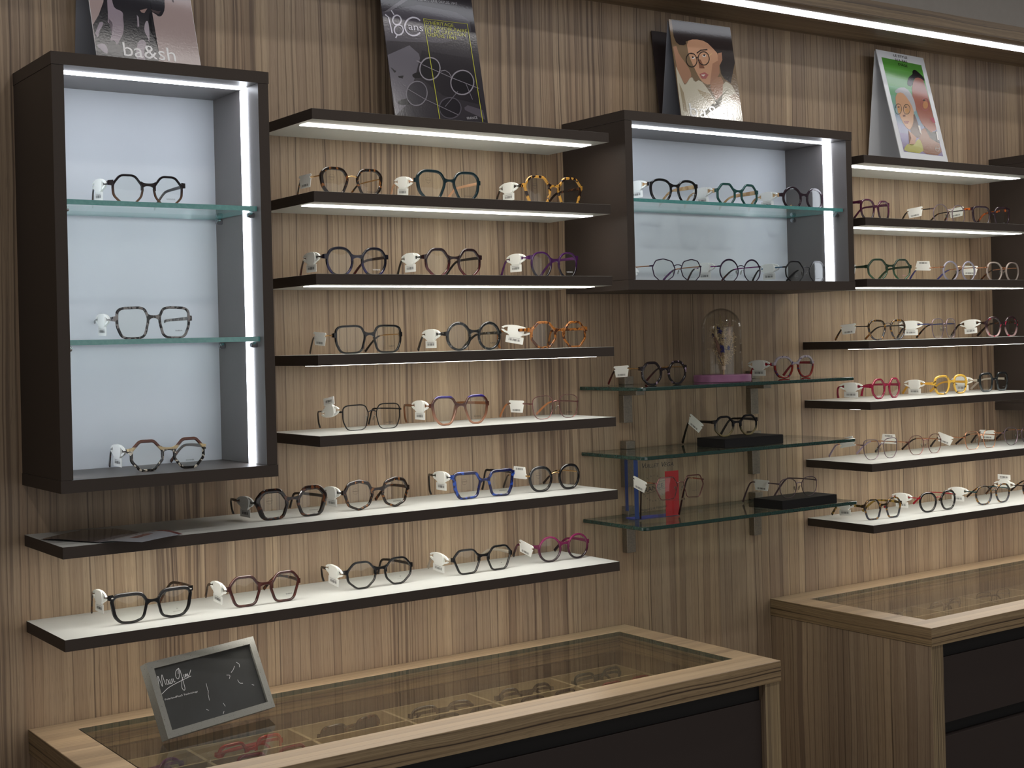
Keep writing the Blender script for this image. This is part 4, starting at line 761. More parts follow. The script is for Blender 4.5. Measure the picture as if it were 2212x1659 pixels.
mTortHalf = A('tortoise_smoke', (46, 32, 16), (60, 62, 72), (.012, .034), tort=(140, 100, 40), scale=120, lo=.54, hi=.62)
mPinkW = mat('pink_wire', (128, 88, 86), .25, metal=.8); mPurW = mat('purple_wire', (50, 30, 58), .3, metal=.6); mMagW = mat('magenta_metal', (130, 34, 120), .3, metal=.5)
mBluW = mat('petrol_metal', (60, 100, 130), .3, metal=.6); mBlkW = mat('black_metal', (24, 22, 24), .3, metal=.5); mRoseW = mat('rose_gold_metal', (206, 150, 118), .22, metal=.9)
mBlueTemple = mat('royal_blue_metal', (36, 58, 120), .3, metal=.5); mDarkTip = mat('dark_tip', (34, 22, 22), .25); mLilac = mat('lilac_tip', (160, 145, 165), .3)
mVioW = mat('violet_metal', (118, 102, 112), .28, metal=.8); mPurTip = A('purple_acetate', (80, 34, 92)); mGrnT = A('petrol_temple', (18, 58, 62)); mPurple = A('bright_purple', (112, 38, 108))
mRedOr = A('coral_red', (196, 54, 40)); mGreyT = A('grey_temple', (120, 116, 112)); mCherry = A('plum_wine', (70, 26, 50), (40, 34, 40), (.008, .03))
mClrTemple = mat('clear_temple', (176, 166, 152), .2)

ROU = [(1, 'ROUSSILHE', .12, -.72, .0160, .0017, INK), (-1, 'STAMP', -.30, .38, .0120, .0016, INK)]
VAN = [(1, 'VANNI', .15, -.62, .0150, .0028, INKG)]; VANW = [(1, 'VANNI', .15, -.68, .0150, .0028, INKW)]
BAS = [(1, 'ba&sh', .28, -.62, .0115, .0024, INK)]
MOR = [(1, 'MOREL', .05, -.58, .0150, .0022, INK)]
LOG = [(1, 'N', .12, -.52, .0022, .0022, INKG), (1, 'eyewear', .12, -.70, .0130, .0011, INKG)]
SML = [(1, 'optic', .18, -.68, .0100, .0014, INKG)]
STP = [(-1, 'STAMP', .10, -.45, .0110, .0016, INKG), (1, 'optic', .05, -.62, .0130, .0014, INK)]

# key: x, y, z, yaw deg, W, h, hz, shape, style, front, temple, kwargs, tag(kind, ty, rx, flip), short noun phrase, place
SP = []
def sp(*a, **k): SP.append((a, k))
z7, z6, z5, z4, z3, z2 = (Z[k] for k in ('z7', 'z6', 'z5', 'z4', 'z3', 'z2'))
g7, g6, g5, g4, g3, g2 = 'frames on the lowest long shelf', 'frames on the shelf with the leaflet', 'frames on the short shelf', 'frames on the lowest lit left shelf', 'frames on the middle lit left shelf', 'frames on the upper lit left shelf'
sp(-.487, -.144, z7, 0, .146, .0500, .0440, 'wayf', 'A', mB, mTortB, 'glossy black rectangular frame with silver rivets', 'on the lowest left shelf', g7, rim=(.0044, .0026, .0032, .0042), prints=LOG, t=('clip', .040, 0, 0), rivet=1)
sp(-.287, -.140, z7, 0, .140, .0530, .0325, 'hexr', 'A', mBrownRed, mTortB, 'red brown hexagonal frame', 'on the lowest left shelf', g7, rim=(.0036, .0028, .0032, .0034), prints=BAS, t=('clip', .036, 4, 0), gap=.017)
sp(-.054, -.125, z7, 0, .144, .0500, .0322, 'octr', 'A', mB, mB, 'thin black octagonal frame', 'on the lowest left shelf', g7, rim=(.0026, .0022, .0024, .0026), prints=LOG, t=('clip', .042, 6, 0), bend='L')
sp(.172, -.123, z7, 1.0, .143, .0480, .0300, 'hexa', 'A', mB, mClrTemple, 'black hexagonal frame with dark temples', 'next to the magenta one on the lowest left shelf', g7, rim=(.0028, .0022, .0024, .0026), prints=LOG, t=('clip', .046, 5, 0))
sp(.369, -.117, z7, 0, .133, .0510, .0322, 'round', 'A', mMag, mMag, 'magenta and black round frame', 'at the right end of the lowest left shelf', g7, rim=(.0030, .0026, .0028, .0030), prints=LOG, t=('card', .036, 12, 0))
sp(-.229, -.134, z6, 1.5, .141, .0540, .0315, 'hexr', 'A', mTortB, mB, 'chunky dark tortoise frame', 'left on the shelf with the leaflet', g6, rim=(.0058, .0034, .0040, .0064), prints=ROU, t=('clip', .040, 0, 0), bend='L', ep=.0010, th=.005)
sp(-.055, -.123, z6, 0, .143, .0552, .0335, 'geo', 'A', mTort, mTortB, 'dark tortoise frame with faceted round rims', 'beside the chunky one on the leaflet shelf', g6, rim=(.0048, .0028, .0034, .0036), prints=ROU, t=('clip', .040, 0, 0))
sp(.179, -.122, z6, -2.5, .146, .0525, .0436, 'trap', 'A', mBlueT, mB, 'blue tortoise squared frame', 'on the leaflet shelf', g6, rim=(.0044, .0032, .0034, .0046), prints=ROU, t=('clip', .038, 0, 0), bend='L')
sp(.347, -.123, z6, 0, .129, .0510, .0325, 'flatround', 'C', mB, GOLD, 'black round frame with gold bridge and temples', 'right on the leaflet shelf', g6, rim=(.0040, .0030, .0034, .0036), prints=ROU, t=('card', .030, 0, 1), tipm=mTortB, ep=.002)
sp(-.058, -.116, z5, 1.5, .133, .0470, .0345, 'squ', 'M', mBlkW, mBlkW, 'black metal squared frame with nose pads', 'on the short shelf', g5, rim=(.0020, .0012, .0014, .0018), prints=MOR, t=('clip', .036, -8, 1), tipm=mB, bend='L', ep=.006)
sp(.118, -.140, z5, -3, .131, .0556, .0375, 'butter', 'A', mBrFade, A('brown_temple', (120, 78, 52)), 'brown fade frame with ink blue brow', 'on the short shelf', g5, rim=(.0036, .0026, .0028, .0036), prints=MOR, t=('clip', .040, 0, 0), bend='L', brow=0)
sp(.341, -.138, z5, 2, .122, .0465, .0310, 'squr', 'M', mPinkW, mPinkW, 'thin pink wire frame', 'at the right end of the short shelf', g5, prints=MOR, t=('card', .046, 0, 0), tipm=A('peach_tip', (196, 128, 84)), ep=.004)
sp(-.070, -.135, z4, 0, .145, .0515, .0335, 'squ', 'A', mB, GOLD, 'black rounded square frame with gold temples', 'on the lowest lit left shelf', g4, rim=(.0028, .0022, .0026, .0028), prints=BAS, t=('card', .050, 4, 0), slim=1, tipm=mB)
sp(.156, -.135, z4, 0, .132, .0545, .0325, 'round', 'A', mGreyBlk, mGreyBlk, 'smoky black and grey round frame', 'on the lowest lit left shelf', g4, rim=(.0040, .0030, .0034, .0036), prints=BAS, t=('clip', .050, 0, 0))
sp(.357, -.135, z4, 0, .150, .0530, .0372, 'octo', 'A', mAmb, mAmb, 'amber tortoise octagonal frame', 'on the lowest lit left shelf', g4, rim=(.0034, .0028, .0032, .0034), prints=LOG, t=('clip', .044, 10, 0), ep=.007, bend='L', rzt=30)
sp(-.091, -.135, z3, 0, .136, .0525, .0350, 'flatround', 'A', mNavy, mBurg, 'navy and black round frame', 'on the middle lit left shelf', g3, rim=(.0036, .0026, .0030, .0032), prints=VANW, t=('clip', .046, 0, 0), ep=.0065)
sp(.114, -.135, z3, 0, .135, .0540, .0372, 'octr', 'A', mBurg, mB, 'burgundy and black angular round frame', 'on the middle lit left shelf', g3, rim=(.0040, .0028, .0034, .0034), prints=[], t=('clip', .046, 0, 0), ep=.0055)
sp(.350, -.135, z3, 0, .124, .0512, .0395, 'flatround', 'A', mPurp, mPurTip, 'purple fade round frame', 'on the middle lit left shelf', g3, rim=(.0028, .0024, .0026, .0028), prints=VANW, t=('clip', .046, 0, 0), ep=.0055)
sp(-.097, -.135, z2, 0, .130, .0530, .0365, 'butter', 'C', mTort, GOLD, 'tortoise butterfly frame with gold bridge', 'on the upper lit left shelf', g2, rim=(.0040, .0030, .0034, .0048), prints=ROU, t=('card', .054, 0, 0), tipm=mTort, ep=.0015)
sp(.108, -.135, z2, 0, .150, .0585, .0380, 'butter', 'A', mTeal, mSandT, 'deep teal oversized frame with sand temples', 'on the upper lit left shelf', g2, rim=(.0040, .0032, .0036, .0044), prints=ROU, t=('clip', .042, 6, 0))
sp(.353, -.135, z2, 0, .151, .0590, .0390, 'hexr', 'A', mYTort, mTortB, 'yellow tortoise squared frame', 'on the upper lit left shelf', g2, rim=(.0038, .0030, .0036, .0040), prints=ROU, t=('clip', .050, 0, 0))
gc1 = 'frames in the tall left cabinet'
sp(-.474, -.135, 1.707, 0, .134, .0507, .0360, 'octr', 'A', mVan, mVan, 'dark brown fade frame with flat tops', 'on the top glass of the tall left cabinet', gc1, rim=(.0026, .0020, .0024, .0026), prints=VAN, t=('clip', .042, 4, 0), ep=.0070)
sp(-.468, -.130, 1.4905, 0, .138, .0535, .0335, 'squ', 'A', mGreyM, mGreyM, 'grey marbled square frame', 'in the middle of the tall left cabinet', gc1, rim=(.0030, .0026, .0028, .0030), prints=BAS, t=('clip', .048, 2, 0), ep=.006, bend='L')
sp(-.456, -.149, 1.2772, .5, .137, .0512, .0340, 'octo', 'A', mZeb  , mTortB, 'tortoise brow frame with black and cream lower rims', 'in the tall left cabinet', gc1, rim=(.0036, .0028, .0030, .0032), prints=MOR, t=('clip', .044, 2, 0), ep=.0050, stripe=1)
gc2 = 'frames in the wide centre cabinet'
sp(.669, -.135, 1.753, 0, .141, .0515, .0395, 'panto', 'A', mB, mWoodT, 'glossy black panto frame with wooden temples', 'on the glass in the centre cabinet', gc2, rim=(.0036, .0028, .0034, .0040), bz=.0375, t=('clip', .040, 0, 0), wood=1)
sp(.853, -.135, 1.753, 0, .131, .0508, .0340, 'octo', 'A', mGreen, mWoodT, 'bottle green octagonal frame with wooden temples', 'on the glass in the centre cabinet', gc2, rim=(.0036, .0028, .0032, .0034), t=('clip', .044, 0, 0), wood=1)
sp(1.058, -.135, 1.753, 0, .146, .0518, .0325, 'round', 'A', mPlumB, mWoodT, 'plum black round frame with wooden temples', 'on the glass in the centre cabinet', gc2, rim=(.0040, .0030, .0034, .0036), t=('clip', .044, 0, 0), wood=1, ep=.008)
zc2 = 1.5886
sp(.672, -.135, zc2, 0, .144, .0490, .0335, 'decag', 'M', mPurW, mRoseW, 'thin purple metal faceted frame with copper temples', 'at the bottom of the centre cabinet', gc2, rim=(.0019, .0014, .0016, .0016), prints=STP, t=('card', .062, 38, 0), tipm=mPurTip, ep=.004)
sp(.855, -.135, zc2, 0, .129, .0510, .0350, 'round', 'M', mPurW, mMagW, 'round frame with dark brow and magenta temples', 'at the bottom of the centre cabinet', gc2, rim=(.0034, .0014, .0018, .0026), prints=STP, t=('clip', .046, 0, 0), tipm=mBurg, ep=.003)
sp(1.059, -.135, zc2, 0, .136, .0500, .0355, 'octr', 'M', mBlkW, mBluW, 'dark metal angular frame with petrol temples', 'at the bottom of the centre cabinet', gc2, rim=(.0036, .0014, .0018, .0028), prints=STP, t=('clip', .050, 0, 0), tipm=mBlkW, ep=.003)
r2, r3, r4, r5, r6, r7 = (Z[k]-d for k, d in (('z2', .001), ('z3', 0), ('z4', .003), ('z5', .004), ('z6', .002), ('z7', .001)))
h2, h3, h4, h5, h6, h7 = ('frames on the upper lit right shelf', 'frames on the middle lit right shelf', 'frames on the lowest lit right shelf', 'frames on the right shelf above the metal frames', 'frames on the right shelf of thin metal frames', 'frames on the lowest right shelf')
sp(1.310, -.128, r2, 11, .140, .0520, .0430, 'panto', 'A', mCherry, mCherry, 'wine red round frame turned to the left', 'on the upper lit right shelf', h2, rim=(.0034, .0028, .0030, .0034), t=None, ep=.003)
sp(1.580, -.130, r2, 0, .131, .0505, .0380, 'round', 'M', mVioW, mBlkW, 'thin violet grey round frame', 'on the upper lit right shelf', h2, rim=(.0018, .0014, .0016, .0016), t=('card', .054, -4, 0), tipm=mTortB, ep=.004)
sp(1.752, -.128, r2, -3, .148, .0520, .0440, 'navig', 'A', mPlumB, mOrange, 'dark frame with orange tortoise temples', 'on the upper lit right shelf', h2, rim=(.0036, .0026, .0030, .0036), t=('card', .052, -4, 0), ep=.003, prints=SML)
sp(1.352, -.130, r3, -6, .150, .0525, .0335, 'octr', 'A', mDkGreen, mDkGreen, 'dark green round frame', 'on the middle lit right shelf', h3, rim=(.0034, .0024, .0028, .0030), t=('card', .060, 0, 0), ep=.006, prints=[(1, 'optic', .2, -.6, .011, .0016, mat('pink_ink', (220, 120, 180), .5))])
sp(1.612, -.132, r3, 0, .134, .0502, .0345, 'round', 'C', A('grey_lilac', (130, 126, 140)), mRoseW, 'grey lilac round frame with gold temples', 'on the middle lit right shelf', h3, rim=(.0028, .0022, .0026, .0028), t=('card', .060, 4, 1), tipm=A('blue_tort_tip', (70, 70, 120)), ep=.004, pads=True)
sp(1.786, -.134, r3, 0, .143, .0500, .0355, 'flatround', 'C', A('taupe_clear', (140, 128, 122)), mRoseW, 'taupe round frame with gold nose bridge', 'on the middle lit right shelf', h3, rim=(.0026, .0020, .0024, .0026), t=('card', .050, 4, 0), tipm=mTortB, ep=.005, pads=True)
sp(1.338, -.130, r4, 0, .137, .0492, .0338, 'butter', 'C', mTortHalf, mBlkW, 'round frame with tortoise brows and smoky lower rims', 'lowest lit right shelf', h4, rim=(.0036, .0024, .0028, .0030), t=('card', .062, -4, 0), tipm=mTort, ep=.002, prints=SML, bridge='double')
sp(1.551, -.128, r4, 12, .132, .0500, .0360, 'squr', 'M', mVioW, mBlueTemple, 'pale metal square frame with blue temples', 'turned left, lowest lit right shelf', h4, rim=(.0020, .0012, .0014, .0014), t=('clip', .058, 0, 0), tipm=mTort, ep=.003, prints=SML)
sp(1.778, -.132, r4, 0, .138, .0522, .0362, 'flatround', 'A', mPinkClr, mTortB, 'black and clear frame with hot pink corners', 'on the lowest lit right shelf', h4, rim=(.0036, .0026, .0030, .0042), t=('clip', .048, -4, 0), ep=.003, prints=SML)
sp(1.335, -.125, r5, 9, .132, .0490, .0310, 'octr', 'A', mCrim, mCrim, 'crimson round frame', 'on the right shelf above the metal frames', h5, rim=(.0036, .0030, .0032, .0034), t=('clip', .058, 0, 0), ep=.004, prints=SML, bend='L')
sp(1.580, -.122, r5, 0, .136, .0485, .0285, 'squr', 'A', mYel, A('amber_temple', (206, 156, 60)), 'clear yellow square frame with tortoise spots', 'right of the crimson one', h5, rim=(.0038, .0032, .0036, .0038), t=('clip', .060, 0, 0), ep=.005, prints=SML)
sp(1.752, -.122, r5, 3, .133, .0495, .0305, 'squ', 'A', mBlkClr, mClrTemple, 'black frame with clear inner rims and temples', 'right of the yellow one', h5, rim=(.0040, .0032, .0036, .0040), t=('clip', .052, 0, 0), ep=.004, prints=SML)
sp(1.301, -.131, r6, 1, .129, .0482, .0360, 'navig', 'M', mVioW, mRoseW, 'thin violet and gold navigator frame', 'leftmost of the thin metal frames', h6, rim=(.0015, .0010, .0011, .0012), t=('card', .046, -10, 1), tipm=mLilac, ep=.004, prints=SML)
sp(1.468, -.127, r6, 0, .129, .0480, .0325, 'flatround', 'M', mPinkW, mRoseW, 'thin mauve round wire frame', 'beside the leftmost thin metal frame', h6, rim=(.0013, .0010, .0011, .0012), t=('card', .058, 0, 1), tipm=mDarkTip, ep=.004, prints=SML)
sp(1.680, -.130, r6, 0, .131, .0462, .0312, 'squ', 'M', mRoseW, mRoseW, 'thin rose gold squared frame', 'on the right shelf of thin metal frames', h6, rim=(.0016, .0010, .0012, .0012), t=('card', .058, 16, 0), tipm=mDarkTip, ep=.004, prints=SML)
sp(1.845, -.125, r6, 0, .129, .0475, .0330, 'panto', 'M', mVioW, mRoseW, 'thin dark round wire frame', 'at the right edge of the metal frames shelf', h6, rim=(.0012, .0010, .0011, .0012), t=('card', .050, 0, 0), tipm=mDarkTip, ep=.004, prints=SML)
sp(1.293, -.140, r7, -5, .129, .0488, .0335, 'hexr', 'A', mTortHalf, A('olive_tort', (60, 48, 20), tort=(150, 120, 50), scale=80), 'tortoise and smoke hexagonal frame', 'on the lowest right shelf', h7, rim=(.0028, .0024, .0026, .0028), t=('clip', .062, -4, 0), ep=.005, prints=SML)
sp(1.495, -.140, r7, -1.5, .136, .0490, .0360, 'flatround', 'C', mB, mRedB, 'black frame with red temples and gold bridge', 'on the lowest right shelf', h7, rim=(.0036, .0028, .0032, .0034), t=('clip', .056, 0, 0), ep=.002, prints=SML, tipm=mRedB)
sp(1.706, -.144, r7, -1.5, .138, .0487, .0340, 'flatround', 'C', mTortHalf, mGrnT, 'tortoise and smoke frame with petrol green temples', 'on the lowest right shelf', h7, rim=(.0030, .0024, .0028, .0030), t=('clip', .056, 0, 0), ep=.002, prints=SML, tipm=mTort)
sp(1.905, -.138, r7, 0, .136, .0487, .0340, 'flatround', 'C', mTort, mTort, 'tortoise frame cut by the right edge', 'on the lowest right shelf', h7, rim=(.0030, .0024, .0028, .0030), t=('clip', .058, 0, 1), ep=.002, prints=SML, tipm=mTort)
gg = 'frames on the glass wall shelves'
sp(.628, -.136, GZ[0], 1, .134, .0500, .0358, 'octr', 'A', mGaF, GOLD, 'black and violet spotted octagonal frame', 'left of the flower dome', gg, rim=(.0038, .0030, .0034, .0036), t=('card', .060, -3, 0), slim=1, tipm=mBurg)
sp(1.056, -.097, GZ[0], 5, .150, .0512, .0330, 'flatround', 'A', mRedBlue, mRedB, 'red frame with clear violet spotted brow', 'right of the flower dome', gg, rim=(.0040, .0030, .0034, .0036), t=('clip', .045, 0, 0), tlx=.086)
sp(.835, -.131, GZ[1]+.0200, 0, .136, .0455, .0330, 'octr', 'A', mGcF, mB, 'black frame with horn coloured lower rims', 'on the black block of the middle glass shelf', gg, rim=(.0032, .0026, .0028, .0030), t=('card', .055, 30, 0), tipz=-.0200)
sp(.6215, -.182, GZ[2]+.0470, -4, .130, .0470, .0350, 'hexw', 'M', mPinkW, mRoseW, 'thin pink metal hexagonal frame', 'in front of the clear display block', gg, rim=(.0022, .0010, .0012, .0022), t=('card', .050, 14, 0), tipm=mDarkTip, tipz=-.0470, tlx=.074, ep=.003, prints=[(1, 'optic', .05, -.4, .0120, .0016, INK)])
sp(.976, -.174, GZ[2]+.0200, 0, .125, .0435, .0327, 'panto', 'M', mVioW, mVioW, 'thin violet metal frame', 'on the black block of the bottom glass shelf', gg, rim=(.0016, .0008, .0010, .0010), t=('card', .052, 0, 0), tipm=mVioW, tipz=-.0195, ep=.004, prints=SML)
for a, k in SP:
    x, y, z, yaw, W, h, hz, shape, style, fm, tm, noun, place, grp = a

    t = k.pop('t', None); riv = k.pop('rivet', 0); k['tw'] = 1.5 if k.pop('wood', 0) else 1.0; brow = k.pop('brow', None); stripe = k.pop('stripe', 0); rzt = k.pop('rzt', 0)
    tl = k.pop('tlx', None) or min(.128, (-y-.0719*abs(math.sin(R(yaw)))-.012)/math.cos(R(yaw)))
    k.setdefault('ep', .0045)
    lab = noun+' '+place
    r = glasses((x, y, z), R(yaw), W, h, hz, shape, style, fm, tm, tl=tl, label=lab, group=grp, **k)
    if riv:
        for s in (-1, 1):
            b = bmesh.new(); xx = s*(W/2-.0075); bmesh.ops.create_icosphere(b, subdivisions=2, radius=1, matrix=Matrix.Translation((xx, curve_y(xx)-.0002, h-.0068)) @ Matrix.Diagonal((.0022, .0006, .0011, 1)))
            new_obj('rivet', b, SILV, r, smooth=60)
    if t:
        kd, ty, rx, fl = t
        hang_tag(kd, r, W, hz-(.0 if kd == 'clip' else -.0005), ty, rx, 'white barcode tag on the '+noun, bool(fl), rz=rzt)
# ------------------------------------------------------------------ posters on easel cards
def basis(yaw, lean, roll=0):
    a = Vector((math.cos(yaw), math.sin(yaw), 0)); n = Vector((-math.sin(yaw), math.cos(yaw), 0))
    up = Vector((0, 0, 1))*math.cos(lean)+n*math.sin(lean)
    a2 = a*math.cos(roll)+up*math.sin(roll); u2 = up*math.cos(roll)-a*math.sin(roll)
    return a2, u2, a2.cross(u2)          # last one points towards the room's front, reversed below
def flat_mat(c, gloss=.13):
    k = 'print_%d_%d_%d' % c
    def fn(nt, b):
        tc = N(nt, 'TexCoord'); n = noise(nt, tc.outputs['Object'], 260, 2, .5)
        bp = N(nt, 'Bump'); bp.inputs['Strength'].default_value = .12; bp.inputs['Distance'].default_value = .0006
        nt.links.new(n, bp.inputs['Height']); nt.links.new(bp.outputs[0], b.inputs['Normal'])
    return mat(k, tuple(v*.88 for v in c), gloss, spec=.5, fn=fn)
def art_mesh(name, parent, w, h, items, y, chaik=True):
    """printed shapes, each a hair in front of the last; local frame: x along the card, z up, -y the printed side"""
    b = bmesh.new(); mats = []; yy = y
    def mi(c):
        m = flat_mat(tuple(c))
        if m not in mats: mats.append(m)
        return mats.index(m)
    for c, pts in items['p']:
        P = [Vector((u*w, v*h)) for u, v in pts]
        if chaik and len(P) > 5:
            Q = []
            for i in range(len(P)):
                p, q = P[i-1], P[i]; 
                edge = lambda r: min(r.x, w-r.x, r.y, h-r.y) < .004*1
                if edge(p) or edge(q): Q += [q]
                else: Q += [p.lerp(q, .25), p.lerp(q, .75)]
            P = Q
        P = [Vector((min(max(p.x, .0004), w-.0004), min(max(p.y, .0004), h-.0004))) for p in P]
        vs = [b.verts.new((p.x, yy, p.y)) for p in P]
        try:
            f = b.faces.new(vs); f.material_index = mi(c)
        except ValueError: pass
        yy -= .00003
    fs = [f for f in b.faces if len(f.verts) > 4]
    bmesh.ops.triangulate(b, faces=fs, ngon_method='EAR_CLIP')
    for wd, c, pts in items['s']:
        P = [Vector((u*w, v*h)) for u, v in pts]; m = mi(c); L = []
        for i, p in enumerate(P):
            t = P[min(i+1, len(P)-1)]-P[max(i-1, 0)]; t = t.normalized() if t.length else Vector((1, 0)); n = Vector((-t.y, t.x))*wd*.5
            L.append((b.verts.new((p.x+n.x, yy, p.y+n.y)), b.verts.new((p.x-n.x, yy, p.y-n.y))))
        for A_, B_ in zip(L, L[1:]): b.faces.new((A_[0], A_[1], B_[1], B_[0])).material_index = m
        yy -= .00003
    o = new_obj(name, b, mats, parent)
    for t, p0, p1, hh, c in items['t']:
        A_, B_ = Vector((p0[0]*w, p0[1]*h)), Vector((p1[0]*w, p1[1]*h)); d = (B_-A_); 
        place_text('lettering', t, Vector((A_.x, yy-.00004, A_.y)), Vector((d.x, 0, d.y)).normalized(), Vector((-d.y, 0, d.x)).normalized(), d.length, hh*h, flat_mat(tuple(c)), parent)
    return o
def poster(key, x, y, z, yaw, lean, w, h, label, stand, card=WHITEC, legw=.0, th=.0016, leg_out=.075):
    t = empty('poster_card', (x, y, z), yaw, label, 'poster', 'standing poster cards on the shelves and cabinets')
    b = bmesh.new(); box(b, 0, w, 0, th, 0, h, 0); o = new_obj('card', b, card, t); o.rotation_euler = (-lean, 0, 0)
    art_mesh('printed_picture', o, w, h, ART[key], -.00005)
    # folded easel leg: hinged at the top edge, standing further back
    zt = h*math.cos(lean)-.004; yt = h*math.sin(lean)+.003
    yb = min(yt+leg_out, -y-.004); L = math.hypot(zt, yb-yt)
    b = bmesh.new(); x0 = legw; box(b, x0, w-x0, -.0008, .0008, 0, L, 0)
    s = new_obj('easel_leg', b, stand, t); s.location = (0, yb, .0008); s.rotation_euler = (math.atan2(yb-yt, zt), 0, 0)
    return t
poster('A', -.540, -.100, BT, R(5), R(15), .187, .265, 'poster of a black and white spotted dog on the tall left cabinet', GREYC, leg_out=.05)
poster('B', .016, -.100, Z['z1'], R(3), R(10), .2165, .300, 'black and white poster of metal spectacles with a yellow outline', DARKC, flat_mat((60, 56, 62)), legw=.05, leg_out=.03)
poster('C', .717, -.110, 1.9253, R(-1.4), R(8.9), .178, .237, 'poster of a woman in round glasses and a cream shirt on the centre cabinet', GREYC, flat_mat((122, 100, 74)), leg_out=.030)
poster('D', 1.430, -.110, Z['z1'], R(4.3), R(13.3), .200, .302, 'green and violet poster of two women with a white border', WHITEC, leg_out=.03)
# another card cut by the right edge
t = empty('poster_card', (2.115, -.100, BT), 0, 'grey backed poster card on the cabinet at the right edge', 'poster', 'standing poster cards on the shelves and cabinets')
o = one_box('card', 0, .15, 0, .0016, 0, .235, flat_mat((60, 60, 66)), t); o.rotation_euler = (R(-12), 0, 0)
o = one_box('easel_leg', 0, .15, 0, .0016, 0, .232, GREYC, t); o.location = (0, .092, .0006); o.rotation_euler = (R(10.5), 0, 0)
# a second card stacked behind the woman poster
t = empty('poster_card', (.728, -.0300, 1.9253), 0, 'dark photo card standing behind the poster of the woman', 'poster', 'standing poster cards on the shelves and cabinets')
o = one_box('card', 0, .16, 0, .0014, 0, .225, DARKC, t); o.rotation_euler = (R(-6.5), 0, 0)

# ------------------------------------------------------------------ framed sign on the left counter glass
yaw, lean, roll, w, h, d = R(12.7), R(24.6), .03, .2107, .1227, .021
a2, u2, nn = basis(yaw, lean, roll)      # nn points away from the printed face's viewer? -> into the room's depth is -nn
nb = -nn if nn.y < 0 else nn             # backwards
Bk = Vector((-.5075, -.2205, ZC+.0004))
O = Bk-nb*d
M = Matrix.Identity(4); M.col[0][:3] = a2; M.col[1][:3] = nb; M.col[2][:3] = u2; M.col[3][:3] = O
t = empty('framed_sign', O, 0, 'grey stone look framed sign with a handwritten logo, leaning on the counter glass', 'sign')
t.rotation_euler = M.to_3x3().to_euler()
f = .0112; b = bmesh.new()
for q, dd in (([(0, 0), (w, 0), (w-f, f), (f, f)], 0), ([(w, 0), (w, h), (w-f, h-f), (w-f, f)], 0), ([(w, h), (0, h), (f, h-f), (w-f, h-f)], 0), ([(0, h), (0, 0), (f, f), (f, h-f)], 0)):
    prism(b, q, 0, d-.002)
fix(b); bmesh.ops.remove_doubles(b, verts=b.verts[:], dist=1e-6)
new_obj('frame', b, CONC, t)
one_box('face', f-.001, w-f+.001, .0042, .0080, f-.001, h-f+.001, CHALK, t)
one_box('backing', .002, w-.002, d-.0040, d, .002, h-.002, BLK, t)
def stroke3(bm, pts, y, wd, mi=0, n=6):
    P = catmull([Vector((p[0], 0, p[1])) for p in pts], n); L = []
    for i, p in enumerate(P):
        tt = (P[min(i+1, len(P)-1)]-P[max(i-1, 0)]).normalized(); nn_ = Vector((-tt.z, 0, tt.x))*wd*.5
        L.append((bm.verts.new((p.x+nn_.x, y, p.z+nn_.z)), bm.verts.new((p.x-nn_.x, y, p.z-nn_.z))))
    for A_, B_ in zip(L, L[1:]): bm.faces.new((A_[0], A_[1], B_[1], B_[0])).material_index = mi
b = bmesh.new(); yy = .0041
def SG(u, v): return (.012+u*.0495, .073+v*.030)     # logo box
LG = [[(.02, .10), (.06, .62), (.10, .86), (.13, .50), (.16, .28), (.22, .70), (.27, .86), (.29, .45), (.31, .30)],
      [(.44, .52), (.38, .56), (.35, .40), (.40, .30), (.45, .50), (.46, .30), (.50, .34)], [(.51, .54), (.51, .34), (.56, .32), (.59, .54), (.59, .34)], [(.65, .54), (.65, .34), (.70, .36)],
      [(.96, .98), (.84, .86), (.78, .60), (.84, .44), (.93, .60), (.99, .90), (.97, .98), (.90, .70)], [(1.02, .88), (1.01, .40), (1.00, -.10), (.94, -.22), (.89, -.05), (.95, .25), (1.04, .46)],
      [(1.10, .60), (1.10, .42)], [(1.16, .60), (1.16, .42), (1.20, .60), (1.22, .44), (1.26, .60), (1.28, .44), (1.36, .58), (1.44, .74)],
      [(.02, -.12), (.40, .14), (.90, .30), (1.38, .42)]]
for s in LG: stroke3(b, [SG(u*.92, v) for u, v in s], yy, .00085)
new_obj('logo_script', b, INKW, t)
place_text('lettering', 'PolarizedPlus2 Technology', Vector((.0165, yy, .0590)), Vector((.995, 0, -.015)).normalized(), Vector((.02, 0, 1)).normalized(), .062, .0026, INKW, t)
b = bmesh.new()
for s in ([(.098, .068), (.097, .056)], [(.0955, .050), (.0945, .040)], [(.098, .056), (.0955, .050)], [(.150, .074), (.156, .078), (.160, .083)], [(.166, .088), (.170, .084), (.169, .079)], [(.140, .072), (.146, .070), (.143, .065)], [(.158, .060), (.160, .054), (.166, .052)], [(.182, .046), (.186, .044)], [(.084, .028), (.088, .025)], [(.118, .030), (.120, .024)], [(.112, .0135), (.115, .017)]):
    stroke3(b, s, yy, .0006)
new_obj('chalk_marks', b, INKW, t)

